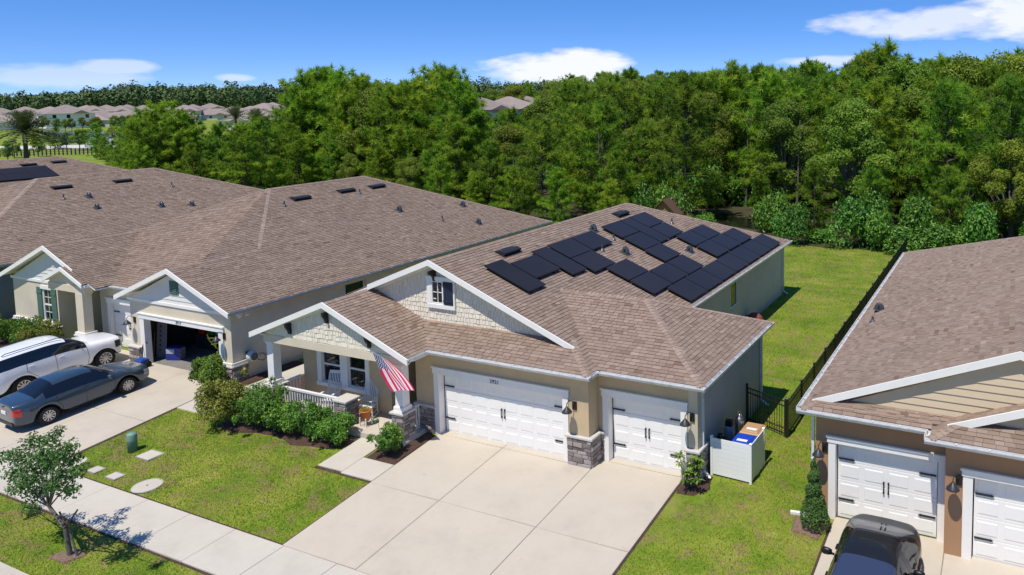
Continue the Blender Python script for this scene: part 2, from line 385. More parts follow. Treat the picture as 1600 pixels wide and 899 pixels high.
for i in range(3):
    cells.append((XD[i], XD[i+1], -3.37, (-.3, -.3, .28)[i])); cells.append((XD[i], XD[i+1], (-.3, -.3, .28)[i], (.0, .0, .56)[i])); cells.append((XD[i], XD[i+1], -6.5, -3.37))
paving('driveway', cells, MT['concrete'], [(-.05, -6.49), (8.73, -6.49), (8.73, .5), (5.95, .5), (5.95, -.05), (-.05, -.05)])
paving('driveway', [(-16.9, -13.9, -3.4, .25), (-13.9, -11.0, -3.4, .25), (-16.9, -13.9, -6.5, -3.4), (-13.9, -11.0, -6.5, -3.4), (-21.6, -16.9, -3.4, .8), (-21.6, -16.9, -6.5, -3.4)], MT['concrete'],
       [(-21.5, -6.49), (-11.05, -6.49), (-11.05, .2), (-21.5, .2)])
paving('driveway', [(13.27, 16.06, -3.4, .0), (13.27, 16.06, -6.5, -3.4), (16.06, 22.3, -3.4, -.4), (16.06, 22.3, -6.5, -3.4)], MT['concrete'], [(13.3, -6.49), (22.2, -6.49), (22.2, -.5), (16.0, -.5), (16.0, -.1), (13.3, -.1)])
# sidewalk across the frontages
cells = []; x = -27.0
while x < 30:
    cells.append((x, x+1.93, -8.05, -6.5)); x += 1.93
paving('sidewalk', cells, MT['concrete_walk'], [(-26.9, -8.04), (30, -8.04), (30, -6.51), (-26.9, -6.51)])
paving('driveway_apron', [(-.5, 4.35, -9.95, -8.05), (4.35, 9.2, -9.95, -8.05), (-21.9, -10.7, -9.95, -8.05), (13.0, 22.6, -9.95, -8.05)], MT['concrete_walk'], [(-.4, -9.9), (9.1, -9.9), (9.1, -8.06), (-.4, -8.06)])
cells = []; x = -40.0
while x < 40:
    cells.append((x, x+3.0, -10.65, -9.95)); x += 3.0
paving('kerb', cells, MT['concrete_walk'], [(-39.9, -10.64), (39.9, -10.64), (39.9, -9.96), (-39.9, -9.96)], .05)
sheet('road', [(-300, -18.2), (300, -18.2), (300, -10.66), (-300, -10.66)], MT['asphalt'], .02)
# front walk, side walk between the houses
paving('front_walk', [(-2.43, -1.38, -3.24, -1.42), (-1.38, -.07, -3.3, -2.36)], MT['concrete_walk'], [(-2.4, -3.22), (-.1, -3.28), (-.1, -2.4), (-1.42, -2.4), (-1.42, -1.45), (-2.4, -1.45)])
paving('side_walk', [(-10.95, -9.55, -2.25, -1.2), (-10.1, -9.1, -1.2, 1.4), (-10.1, -9.1, 1.4, 4.4), (-10.1, -9.1, 4.4, 7.4), (-10.1, -9.1, 7.4, 10.4)], MT['concrete_walk'], [(-10.0, -2.2), (-9.6, -2.2), (-9.2, -1.2), (-9.2, 10.3), (-10.0, 10.3)])
# soil edging between lawn and concrete, its dark strip painting in the gap's shadow
def soil_shade_edge(x0, x1, y0, y1): sheet('soil_shade_edge', [(x0, y0), (x1, y0), (x1, y1), (x0, y1)], MT['mulch'], .006)
soil_shade_edge(8.735, 8.80, -6.5, .1); soil_shade_edge(-.13, -.055, -6.5, -3.3); soil_shade_edge(-11.005, -10.93, -6.5, -2.25); soil_shade_edge(-10.95, -.1, -6.505, -6.43); soil_shade_edge(8.78, 13.27, -6.505, -6.43); soil_shade_edge(-10.7, -.5, -8.12, -8.045); soil_shade_edge(-2.5, -.1, -3.37, -3.23); soil_shade_edge(13.2, 13.275, -6.4, -.3)
# mulch beds (uneven outline)
def bed(pts, mat, dz=.03, name='mulch_bed'):
    out = []
    for i, p in enumerate(pts):
        q = pts[(i+1) % len(pts)]; n = max(1, int(math.hypot(q[0]-p[0], q[1]-p[1])/.35))
        for k in range(n):
            t = k/n; out.append((p[0]+(q[0]-p[0])*t+rng.uniform(-.05, .05), p[1]+(q[1]-p[1])*t+rng.uniform(-.05, .05)))
    b = B(); cx = sum(p[0] for p in out)/len(out); cy = sum(p[1] for p in out)/len(out)
    V = [(cx, cy, gz(cy)+dz+.03)]+[(cx+(p[0]-cx)*.9, cy+(p[1]-cy)*.9, gz(cy+(p[1]-cy)*.9)+dz+rng.uniform(0, .03)) for p in out]+[(p[0], p[1], gz(p[1])+.004) for p in out]
    n = len(out)
    b.add(V, [(0, 1+i, 1+(i+1) % n) for i in range(n)]+[(1+i, 1+n+i, 1+n+(i+1) % n, 1+(i+1) % n) for i in range(n)])
    return b.build(name, mat, kind='structure')
bed([(-8.2, -2.6), (-7.4, -2.8), (-6.3, -2.5), (-5.4, -2.35), (-4.4, -2.58), (-3.2, -2.42), (-2.5, -2.2), (-2.45, -1.5), (-7.2, -1.3), (-8.3, -1.6)], MT['mulch'])
bed([(-1.3, -2.3), (-.12, -2.33), (-.08, -.35), (-.55, -.3), (-.62, -1.5), (-1.3, -1.6)], MT['mulch'])
bed([(-11.9, -1.1), (-10.8, -1.3), (-10.25, -.9), (-10.25, 3.0), (-10.8, 3.0), (-10.85, .2), (-11.9, .1)], MT['mulch'])
bed([(-9.05, -.5), (-7.0, -.7), (-6.9, 2), (-7.3, 6.0), (-9.05, 6.0)], MT['mulch'])
bed([(8.8, -.55), (9.3, -.5), (9.65, .05), (9.5, .8), (9.25, .8), (9.15, .3), (8.8, .2)], MT['mulch'])
bed([(12.3, -1.0), (13.05, -1.15), (13.22, -.4), (12.75, -.15), (12.3, -.4)], MT['mulch_pale'], name='mulch_bed')
bed([(-29.5, -1.2), (-22.3, -1.4), (-21.8, -.6), (-22.2, .3), (-29.5, .3)], MT['mulch'])
bed([(-5.45, -9.3), (-4.75, -9.35), (-4.6, -8.85), (-5.2, -8.75)], MT['mulch_pale'])
# the wood's floor, creek
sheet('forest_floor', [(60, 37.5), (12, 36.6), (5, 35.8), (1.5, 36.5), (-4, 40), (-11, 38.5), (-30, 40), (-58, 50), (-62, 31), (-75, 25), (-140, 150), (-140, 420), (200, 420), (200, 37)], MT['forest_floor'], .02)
b = B(); cr = [(-9.5, 47.2), (-7.0, 44.2), (-5.2, 42.2), (-2.2, 41.2), (.6, 41.4), (2.6, 43.2), (1.4, 45.4), (-2, 45.6), (-5.2, 46.4), (-7.5, 48.4)]
b.add([(x, y, .05) for x, y in cr], [tuple(range(len(cr)))]); b.build('creek', MT['water'], kind='structure')
# ------------------------------------------------------------------ roofs
EXPO = .145
TABS = {}
def tab_mesh(w, L, h, tone, matname):
    k = (round(w, 3), round(h, 3), tone, matname)
    if k not in TABS:
        b = B(); b.add([(.004, 0, h), (w-.004, 0, h), (w-.004, L, .003), (.004, L, .003)], [(0, 1, 2, 3)], tone); b.add([(.004, 0, h), (w-.004, 0, h), (w-.004, L, .003), (.004, L, .003), (.004, 0, 0), (w-.004, 0, 0)], [(4, 5, 1, 0), (4, 0, 3), (5, 2, 1)], -.35)
        TABS[k] = b.mesh('shingle'); TABS[k].materials.append(MT[matname])
    return TABS[k]
def course_fill(poly, u, v, n, expo, widths, hs, seed, jit=0.0, tones=(0, 1)):
    """tabs in courses over a convex planar polygon; returns list of (clipped, data)"""
    r = random.Random(seed)
    P2 = [(p.dot(u), p.dot(v)) for p in poly]; off = poly[0].dot(n)
    area = sum(P2[i][0]*P2[(i+1) % len(P2)][1]-P2[(i+1) % len(P2)][0]*P2[i][1] for i in range(len(P2)))
    if area < 0: P2 = P2[::-1]
    edges = []
    for i, a in enumerate(P2):
        c = P2[(i+1) % len(P2)]; ex, ey = c[0]-a[0], c[1]-a[1]; l = math.hypot(ex, ey)
        if l > 1e-6: edges.append((a[0], a[1], -ey/l, ex/l))
    vmin = min(p[1] for p in P2); vmax = max(p[1] for p in P2); umin = min(p[0] for p in P2); umax = max(p[0] for p in P2)
    L = expo+.02; k = 0; out = []
    while vmin+k*expo < vmax:
        v0 = vmin+k*expo; s = umin-r.uniform(0, .4)
        while s < umax:
            w = r.choice(widths); tone = min(1, max(0, r.gauss(.5, .14))); tone = tones[0]+(tones[1]-tones[0])*tone
            tone = round(tone*10)/10; h = r.choice(hs); dv = r.uniform(-jit, jit)
            R4 = [(s, v0+dv), (s+w, v0+dv), (s+w, v0+L), (s, v0+L)]
            ins = True; dead = False
            for ax, ay, nx, ny in edges:
                ds = [(p[0]-ax)*nx+(p[1]-ay)*ny for p in R4]
                if max(ds) < 0: dead = True; break
                if min(ds) < -1e-6: ins = False
            if not dead:
                if ins: out.append((False, s, v0+dv, w, L, h, tone, off))
                else:
                    pl = R4
                    for ax, ay, nx, ny in edges:
                        pl = clip2(pl, lambda p: (p[0]-ax)*nx+(p[1]-ay)*ny)
                        if len(pl) < 3: break
                    if len(pl) >= 3: out.append((True, pl, v0+dv, w, L, h, tone, off))
            s += w
        k += 1
    return out
def emit(b, t, u, v, n, edge=-.35):
    if not t[0]:
        _, s, v0, w, L, h, tone, off = t
        O = u*s+v*v0+n*off; a = u*.007; c = u*(w-.007); lv = v*L
        b.add([O+a+n*h, O+c+n*h, O+c+lv+n*.003, O+a+lv+n*.003], [(0, 1, 2, 3)], tone); b.add([O+a+n*h, O+c+n*h, O+c+lv+n*.003, O+a+lv+n*.003, O+a, O+c], [(4, 5, 1, 0), (4, 0, 3), (5, 2, 1)], edge)
    else:
        _, pl, v0, w, L, h, tone, off = t
        V = []
        for p in pl:
            hh = h*(1-(p[1]-v0)/L)+.003; V.append(u*p[0]+v*p[1]+n*(off+hh))
        m = len(V); W = [x-n*.02 for x in V]
        b.add(V+W, [tuple(range(m))]+[(i, m+i, m+(i+1) % m, (i+1) % m) for i in range(m)], tone)
def frame(poly):
    P = [Vector(p) for p in poly]; n = Vector((0, 0, 0))
    for i in range(len(P)):
        a, c = P[i], P[(i+1) % len(P)]; n += Vector(((a.y-c.y)*(a.z+c.z), (a.z-c.z)*(a.x+c.x), (a.x-c.x)*(a.y+c.y)))
    n.normalize()
    if n.z < 0: n = -n; P = P[::-1]
    u = Vector((0, 0, 1)).cross(n).normalized(); v = n.cross(u)
    return P, u, v, n
def make_roof(root, planes, matname='shingle', near=0, seed=1, expo=EXPO, caps=(), label=None):
    """planes: lists of 3D points. roof deck > shingle (the nearest ones), shingles (the rest), ridge_caps"""
    dk = B(); so = B(); big = B(); cand = []
    for i, pl in enumerate(planes):
        P, u, v, n = frame(pl); dk.prism([p-n*.004 for p in P][::-1], Vector((0, 0, -.03))); so.prism([p-n*.004-Vector((0, 0, .031)) for p in P][::-1], Vector((0, 0, -.06)))
        for t in course_fill(P, u, v, n, expo, (.2, .25, .3, .35), (.016, .02, .025), seed*100+i):
            if near and not t[0]:
                O = u*t[1]+v*t[2]+n*t[7]; cand.append(((O-CAM).length, t, u, v, n, O))
            else: emit(big, t, u, v, n)
    deck = dk.build('roof', MT['deck'], root); so.build('soffit', MT['trim'], deck)
    if near:
        cand.sort(key=lambda c: c[0])
        for d, t, u, v, n, O in cand[near:]: emit(big, t, u, v, n)
        for d, t, u, v, n, O in cand[:near]:
            M = Matrix(((u.x, v.x, n.x, O.x), (u.y, v.y, n.y, O.y), (u.z, v.z, n.z, O.z), (0, 0, 0, 1)))
            link('shingle', tab_mesh(t[3], t[4], t[5], t[6], matname), None, deck, M=M)
    big.build('shingles', MT[matname], deck, kind='stuff')
    cb = B(); r = random.Random(seed)
    for p0, p1, drop in caps:                       # folded cap shingles along ridges and hips
        p0 = Vector(p0); p1 = Vector(p1); d = (p1-p0); L = d.length; d.normalize(); h = d.cross(Vector((0, 0, 1))).normalized()
        m = int(L/.16)
        for i in range(m):
            a = p0+d*(L*i/m); c = p0+d*(L*i/m+.2); w = .135; dz = Vector((0, 0, drop*w)); z1 = Vector((0, 0, .032)); z0 = Vector((0, 0, .014))
            tn = min(1, max(0, r.gauss(.72, .14)))
            V = [a+h*w-dz+z1, a+z1, a-h*w-dz+z1, c+h*w-dz+z0, c+z0, c-h*w-dz+z0, a+h*w-dz-z0, a-z0, a-h*w-dz-z0]
            cb.add(V, [(0, 1, 4, 3), (1, 2, 5, 4), (6, 7, 1, 0), (7, 8, 2, 1), (0, 3, 6), (2, 8, 5)], tn)
    if caps: cb.build('ridge_caps', MT[matname], deck, kind='stuff')
    return deck
def gutter(root, p0, p1, out, mat='gutter', hang=True, name='gutter'):
    """K-style eaves gutter from p0 to p1 (top of the back edge), out = outward direction"""
    p0 = Vector(p0); p1 = Vector(p1); o = Vector(out); d = (p1-p0).normalized(); b = B()
    prof = [(0, 0), (0, -.115), (.085, -.115), (.125, -.035), (.125, 0), (.112, 0), (.112, -.032), (.076, -.102), (.012, -.102), (.012, 0)]
    A = [p0+o*a+Vector((0, 0, z)) for a, z in prof]; C = [p1+o*a+Vector((0, 0, z)) for a, z in prof]; n = len(prof)
    b.add(A+C, [(i, (i+1) % n, n+(i+1) % n, n+i) for i in range(n)]+[tuple(range(n)), tuple(range(n, 2*n))[::-1]])
    for e in (p0, p1):
        b.prism([e+o*a+Vector((0, 0, z)) for a, z in prof[:5]], d*.012*(1 if e is p0 else -1))
    g = b.build(name, MT[mat], root)
    if hang:
        L = (p1-p0).length; k = int(L/.75); hb = B(); hb.prism([-d*.015, o*.125-d*.015, o*.125+d*.015, d*.015], (0, 0, -.012)); hm = hb.mesh('hanger'); hm.materials.append(MT[mat])
        for i in range(1, k+1): link('hanger', hm, None, g, M=Matrix.Translation(p0+d*(L*i/(k+1))))
    return g
def downspout(root, x, y, ztop, zbot=.12, turn=(.25, -.12), w=.075):
    b = B(); b.box(x-w/2, y-w/2, zbot+.1, x+w/2, y+w/2, ztop)
    b.prism([(x-w/2, y-w/2, zbot+.1), (x+w/2, y-w/2, zbot+.1), (x+w/2, y+w/2, zbot+.1), (x-w/2, y+w/2, zbot+.1)], (turn[0], turn[1], -.12))
    for z in (zbot+.5, (zbot+ztop)/2, ztop-.4): b.box(x-w/2-.01, y-w/2-.01, z, x+w/2+.01, y+w/2+.01, z+.03)
    return b.build('downspout', MT['gutter'], root)
def rake(root, pts, y0, y1, h=.2, lift=.05, name='rake_board'):
    """white barge board under a gable's sloping edges; pts are (x, z) along the roof line"""
    out = []
    for (xa, za), (xb, zb) in zip(pts, pts[1:]):
        b = B(); b.prism([(xa, y0, za-h+lift), (xb, y0, zb-h+lift), (xb, y0, zb+lift), (xa, y0, za+lift)], (0, y1-y0, 0))
        out.append(b.build(name, MT['trim'], root))
    return out
def frieze(root, pts, y, h=.12):
    for (xa, za), (xb, zb) in zip(pts, pts[1:]):
        b = B(); b.prism([(xa, y-.03, za-h), (xb, y-.03, zb-h), (xb, y-.03, zb), (xa, y-.03, za)], (0, .03, 0)); b.build('frieze_board', MT['trim'], root)
def wall_y(b, y, t, x0, x1, z0, z1, holes=()):
    """wall in the XZ plane, outer face at y, thickness t inward (+y); holes (x0,x1,z0,z1)"""
    xs = sorted({x0, x1}|{h[0] for h in holes}|{h[1] for h in holes})
    for a, c in zip(xs, xs[1:]):
        hh = sorted([(h[2], h[3]) for h in holes if h[0] <= a+1e-6 and h[1] >= c-1e-6]); z = z0
        for p, q in hh:
            if p > z+1e-6: b.box(a, y, z, c, y+t, p)
            z = q
        if z < z1-1e-6: b.box(a, y, z, c, y+t, z1)
def wall_x(b, x, t, y0, y1, z0, z1, holes=()):
    """wall in the YZ plane, outer face at x, thickness t towards -x"""
    ys = sorted({y0, y1}|{h[0] for h in holes}|{h[1] for h in holes})
    for a, c in zip(ys, ys[1:]):
        hh = sorted([(h[2], h[3]) for h in holes if h[0] <= a+1e-6 and h[1] >= c-1e-6]); z = z0
        for p, q in hh:
            if p > z+1e-6: b.box(x-t, a, z, x, c, p)
            z = q
        if z < z1-1e-6: b.box(x-t, a, z, x, c, z1)
STONES = []
def stone_mesh():
    if not STONES:
        for i in range(7):
            r = random.Random(50+i); j = lambda s: r.uniform(-s, s)
            b = B(); V = [(-.5+j(.02), -.5+j(.05), 0), (.5+j(.02), -.5+j(.05), 0), (.5+j(.02), .5+j(.05), 0), (-.5+j(.02), .5+j(.05), 0),
                          (-.47+j(.03), -.42+j(.06), .7+j(.2)), (.47+j(.03), -.42+j(.06), .8+j(.2)), (.46+j(.03), .42+j(.06), .8+j(.2)), (-.46+j(.03), .42+j(.06), .7+j(.2))]
            b.add(V, [(0, 3, 2, 1), (4, 5, 6, 7), (0, 1, 5, 4), (1, 2, 6, 5), (2, 3, 7, 6), (3, 0, 4, 7)], .12+.13*i)
            me = b.mesh('stone'); me.materials.append(MT['stone']); STONES.append(me)
    return rng.choice(STONES)
def stone_face(parent, O, U, w, h, nrm, seed=0, dep=.045, sw=(.16, .42), sh=(.09, .17)):
    """ledgestone veneer over a vertical face: origin O (lower corner), horizontal unit U, outward nrm"""
    O = Vector(O); U = Vector(U); Nn = Vector(nrm); Z = Vector((0, 0, 1)); r = random.Random(seed); z = 0
    while z < h-.02:
        rh = r.uniform(*sh)
        if z+rh > h-.06: rh = h-z
        s = 0
        while s < w-.02:
            rw = r.uniform(*sw)
            if s+rw > w-.1: rw = w-s
            c = O+U*(s+rw/2)+Z*(z+rh/2); k = dep*r.uniform(.6, 1.3)
            a = U*(rw-.012); bv = Z*(rh-.012); n = Nn*k
            link('stone', stone_mesh(), None, parent, M=Matrix(((a.x, bv.x, n.x, c.x), (a.y, bv.y, n.y, c.y), (a.z, bv.z, n.z, c.z), (0, 0, 0, 1))))
            s += rw
        z += rh
def stone_pier(root, x0, x1, y0, y1, h, faces='yx', seed=0, cap=.05, name='stone_pier', z0=0.0, capw=None):
    """pier clad in stone: faces y = front (-y), x = right (+x)"""
    b = B(); b.box(x0, y0, z0-.15, x1, y1, h); p = b.build(name, MT['mortar'], root)
    if 'y' in faces: stone_face(p, (x0, y0, z0), (1, 0, 0), x1-x0, h-z0, (0, -1, 0), seed)
    if 'x' in faces: stone_face(p, (x1, y0, z0), (0, 1, 0), y1-y0, h-z0, (1, 0, 0), seed+1)
    if cap:
        e = .06; c = B(); c.bbox(x0-e*(0 if 'L' in faces else 1), y0-e, h+.001, x1+e, y1+e, h+.075, .02, 'z+'); c.build('cap_stone', MT['stone_cap'], p)
    return p
def garage_door(root, x0, x1, y, z1, ncol, z0=.0, label=None):
    """sectional door: leaf > panels, hinges, handles; front face near y"""
    nrow = 4; b = B(); sh = (z1-z0)/nrow
    for i in range(nrow): b.bbox(x0, y, z0+i*sh+.004, x1, y+.06, z0+(i+1)*sh-.004, .006, 'y-')
    d = b.build('garage_door', MT['door_white'], root)
    cw = (x1-x0)/ncol
    me = None
    for i in range(nrow):
        for j in range(ncol):
            if me is None:
                q = B(); w, h = cw-.13, sh-.17
                q.add([(0, 0, 0), (w, 0, 0), (w, 0, h), (0, 0, h), (.03, -.006, .03), (w-.03, -.006, .03), (w-.03, -.006, h-.03), (.03, -.006, h-.03), (.055, -.02, .055), (w-.055, -.02, .055), (w-.055, -.02, h-.055), (.055, -.02, h-.055)],
                      [(k, (k+1) % 4, 4+(k+1) % 4, 4+k) for k in range(4)]+[(4+k, 4+(k+1) % 4, 8+(k+1) % 4, 8+k) for k in range(4)]+[(8, 9, 10, 11)])
                q.v = [(a, (-.009 if abs(bb+.006) < 1e-6 else -.009 if bb < -.01 else .003), c) for a, bb, c in q.v]
                me = q.mesh('panel'); me.materials.append(MT['door_white'])
            link('panel', me, None, d, M=Matrix.Translation((x0+j*cw+.065, y-.002, z0+i*sh+.085)))
    for s in (0, 1):
        for zz in (z0+sh*3+.06, z0+sh*.98):
            h = B(); a = x0+.02 if s == 0 else x1-.02; k = 1 if s == 0 else -1
            h.box(a, y-.04, zz, a+k*.36, y-.022, zz+.045); h.prism([(a+k*.36, y-.04, zz-.015), (a+k*.43, y-.04, zz+.022), (a+k*.36, y-.04, zz+.06)], (0, .018, 0)); h.build('strap_hinge', MT['black_metal'], d)
    xm = (x0+x1)/2
    for s in (-1, 1):
        h = B(); xx = xm+s*.06; zz = z0+sh*2.0
        h.box(xx-.013, y-.06, zz-.13, xx+.013, y-.045, zz+.16); h.box(xx-.02, y-.05, zz+.12, xx+.02, y-.0, zz+.17); h.box(xx-.02, y-.05, zz-.14, xx+.02, y-.0, zz-.09); h.build('handle', MT['black_metal'], d)
    g = B(); g.box(x0, y-.03, z0-.03, x1, y+.06, z0+.003); g.build('weather_strip', MT['black_metal'], d)
    return d
def door_trim(root, x0, x1, y, z1, w=.2, head=.28, proj=.035, jamb=.25):
    b = B(); b.box(x0-w, y-proj, 0, x0, y+.002, z1); b.box(x1, y-proj, 0, x1+w, y+.002, z1)
    b.box(x0-w-.03, y-proj-.02, z1, x1+w+.03, y+.001, z1+head*.7); b.box(x0-w-.06, y-proj-.05, z1+head*.7, x1+w+.06, y+.001, z1+head*.7+.05)
    b.box(x0-.03, y+.002, 0, x0+.002, y+jamb, z1); b.box(x1-.002, y+.002, 0, x1+.03, y+jamb, z1); b.box(x0, y+.002, z1-.03, x1, y+jamb, z1+.002)
    return b.build('door_trim', MT['trim'], root)
def wall_lamp(root, x, y, z, label=None):
    """barn-style lamp: back plate, gooseneck, shade, on a wall facing -y"""
    b = B(); b.box(x+.02, y-.035, z-.12, x+.17, y, z+.14); l = b.build('wall_lamp', MT['black_metal'], root)
    a = B(); pts = [(x+.09, y-.03, z+.05), (x+.07, y-.12, z+.2), (x+.02, y-.22, z+.22), (x-.02, y-.28, z+.14), (x-.02, y-.28, z+.02)]; a.path(pts, .013, 6); a.build('gooseneck', MT['lamp_metal'], l)
    s = B(); s.lathe([(.025, .06), (.05, .03), (.075, .0), (.15, -.09), (.165, -.12), (.155, -.12), (.07, -.01), (.0, .02)], 18, (x-.02, y-.28, z+.0)); s.build('lamp_shade', MT['lamp_metal'], l, True)
    return l
def window(root, x0, x1, z0, z1, y, panes=(1, 1), meet=True, glass='glass', trim=.0, side=None):
    """window in a wall facing -y (or +x when side = x position): frame > pane, muntins"""
    def bx(b, a0, a1, c0, c1, d0, d1):             # a along wall, c height, d outward depth
        if side is None: b.box(a0, y-d1, c0, a1, y-d0, c1)
        else: b.box(side+d0, a0, c0, side+d1, a1, c1)
    f = B(); w = .055
    bx(f, x0, x0+w, z0, z1, -.06, .02); bx(f, x1-w, x1, z0, z1, -.06, .02); bx(f, x0+w, x1-w, z0, z0+w, -.06, .02); bx(f, x0+w, x1-w, z1-w, z1, -.06, .02)
    fr = f.build('window', MT['white_paint'], root)
    zm = (z0+z1)/2
    if meet:
        m = B(); bx(m, x0+w, x1-w, zm-.03, zm+.03, -.045, .012); m.build('meeting_rail', MT['white_paint'], fr)
    k = 2 if meet else 1
    for i in range(k):
        a, c = (z0+w, z1-w) if not meet else ((z0+w, zm-.03) if i == 0 else (zm+.03, z1-w))
        p = B(); bx(p, x0+w, x1-w, a, c, -.05, -.03); p.build('pane', MT[glass], fr)
    nx, nz = panes
    if nx*nz > 1:
        m = B()
        for i in range(1, nx): xx = x0+w+(x1-x0-2*w)*i/nx; bx(m, xx-.012, xx+.012, z0+w, z1-w, -.03, -.012)
        for j in range(1, nz): zz = z0+w+(z1-z0-2*w)*j/nz; bx(m, x0+w, x1-w, zz-.012, zz+.012, -.03, -.012)
        m.build('muntins', MT['white_paint'], fr)
    return fr
def shutter(root, x0, x1, z0, z1, y, mat):
    b = B(); b.box(x0, y-.025, z0, x1, y, z1); s = b.build('shutter', MT[mat], root); n = 4; w = (x1-x0)/n
    for i in range(n):
        q = B(); q.bbox(x0+i*w+.004, y-.04, z0, x0+(i+1)*w-.004, y-.024, z1, .004, 'y-'); q.build('board', MT[mat], s)
    for zz in (z0+.12*(z1-z0), z1-.17*(z1-z0)):
        q = B(); q.box(x0, y-.058, zz, x1, y-.041, zz+.07); q.build('batten', MT[mat], s)
    return s
def text_mesh(s, size):
    c = bpy.data.curves.new('num', 'FONT'); c.body = s; c.size = size; c.extrude = .006; c.align_x = 'CENTER'; c.space_character = 1.1
    o = bpy.data.objects.new('num', c); col.objects.link(o); dg = bpy.context.evaluated_depsgraph_get()
    me = bpy.data.meshes.new_from_object(o.evaluated_get(dg)); bpy.data.objects.remove(o, do_unlink=True); return me
def house_number(root, s, x, y, z, size=.17):
    me = text_mesh(s, size); me.materials.clear(); me.materials.append(MT['black_metal'])
    return link('house_number', me, None, root, M=Matrix.Translation((x, y, z)) @ Matrix.Rotation(rad(90), 4, 'X'))
def siding_shakes(root, poly, y, seed):
    """cedar-look shakes on a gable wall facing -y; poly (x, z)"""
    P = [Vector((x, y, z)) for x, z in poly]; b = B(); u, v, n = Vector((1, 0, 0)), Vector((0, 0, 1)), Vector((0, -1, 0))
    for t in course_fill(P, u, v, n, .17, (.09, .12, .15, .18), (.012, .018, .024), seed, jit=.018): emit(b, t, u, v, n, .2)
    return b.build('shake_siding', MT['shake'], root, kind='stuff')
def siding_boards(root, poly, y, mat, h=.18):
    """lapped boards, each its own part, on a gable wall facing -y; convex poly (x, z)"""
    z0 = min(p[1] for p in poly); z1 = max(p[1] for p in poly); k = 0
    while z0+k*h < z1-.03:
        a = z0+k*h; pl = clip2(clip2(poly, lambda p: p[1]-a), lambda p: a+h-p[1])
        if len(pl) > 2:
            m = len(pl); A = [(p[0], y-.004-.024*(1-(p[1]-a)/h), p[1]) for p in pl]; C = [(p[0], y+.01, p[1]) for p in pl]
            b = B(); b.add(A+C, [tuple(range(m))]+[(i, m+i, m+(i+1) % m, (i+1) % m) for i in range(m)]); b.build('clapboard', MT[mat], root)
        k += 1
def on_plane(zf, x, y): return Vector((x, y, zf(x, y)))
def box_vent(root, x, y, zf, sx, L=1.15, W=.5):
    """low off-ridge vent on a plane that falls along sx (+1: towards +x)"""
    P = [on_plane(zf, x-W/2, y), on_plane(zf, x+W/2, y)]; d = (P[1]-P[0]).normalized()*(1 if sx > 0 else 1); n = Vector((0, 1, 0)).cross(d); n = n if n.z > 0 else -n
    c = on_plane(zf, x, y); e = Vector((0, 1, 0)); dn = d if d.z < 0 else -d
    b = B()
    b.prism([c-dn*W/2-e*L/2+n*.02, c+dn*W/2-e*L/2+n*.02, c+dn*W/2+e*L/2+n*.02, c-dn*W/2+e*L/2+n*.02], n*.02)
    b.prism([c-dn*W*.42-e*L*.46+n*.04, c-dn*W*.1-e*L*.46+n*.15, c+dn*W*.36-e*L*.46+n*.17, c+dn*W*.4-e*L*.46+n*.11, c+dn*W*.30-e*L*.46+n*.04], e*L*.92)
    return b.build('ridge_vent_box', MT['vent_black'], root)
def goose_vent(root, x, y, zf):
    c = on_plane(zf, x, y); n = Vector((.371, 0, .928)); b = B()
    b.prism([c+Vector((-.2, -.2, .08+.02)), c+Vector((.2, -.2, -.08+.02)), c+Vector((.2, .2, -.08+.02)), c+Vector((-.2, .2, .08+.02))], n*.015)
    for i in range(7):
        t = math.pi*(i)/7; t2 = math.pi*(i+1)/7
        a0 = c+Vector((-.10*math.cos(t), 0, .05+.2*math.sin(t))); a1 = c+Vector((-.10*math.cos(t2), 0, .05+.2*math.sin(t2))); b.tube(a0, a1, .085, .085, 10)
    return b.build('gooseneck_vent', MT['vent_grey'], root)
def pipe_vent(root, x, y, zf, h=.32):
    c = on_plane(zf, x, y); b = B(); b.tube(c, c+Vector((0, 0, h)), .04, .04, 10); b.lathe([(.12, -.02), (.1, .03), (.05, .1), (.04, .12)], 12, tuple(c)); return b.build('vent_pipe', MT['vent_grey'], root)
# ------------------------------------------------------------------ house with the flag and solar panels
S = .4
HC = thing('house', 'tan house numbered 2921 with roof solar panels, white garage doors and a flagged porch', 'house', (0, 0, 0))
zMR = lambda x, y: 3+S*(6.1-x); zML = lambda x, y: 3+S*(x+7.8); zMB = lambda x, y: 3+S*(22.4-y); zSK = lambda x, y: 3+S*(y+.69)
zFR = lambda x, y: 3+S*(9.56-x); zFF = lambda x, y: 3+S*(y+.12); zFB = lambda x, y: 3+S*(6.95-y); zPR = lambda x, y: 3+S*(-.05-x); zPL = lambda x, y: 3+S*(x+7.5)
def pl(zf, *p): return [on_plane(zf, *q) for q in p]
planesC = [pl(zMR, (-.85, .4), (6.0, .4), (6.0, 22.3), (-.85, 15.45)), pl(zMR, (6.0, -.59), (6.0, .4), (5.01, .4)),
           pl(zML, (-7.7, .4), (-.85, .4), (-.85, 15.45), (-7.7, 22.3)), pl(zMB, (6.0, 22.3), (-.85, 15.45), (-7.7, 22.3)),
           pl(zSK, (-.15, -.59), (6.0, -.59), (4.66, .75), (-1.49, .75)),
           pl(zFR, (9.46, -.02), (9.46, 6.85), (6.04, 3.41)), pl(zFF, (9.46, -.02), (6.04, 3.41), (2.57, 3.41), (6.0, -.02)), pl(zFB, (9.46, 6.85), (6.04, 3.41), (2.57, 3.41), (6.0, 6.85)),
           pl(zPR, (-3.77, -1.59), (-.15, -1.59), (-.15, -.59), (-1.49, .75), (-3.77, .75)), pl(zPL, (-7.4, -1.59), (-3.77, -1.59), (-3.77, .75), (-7.4, .75))]
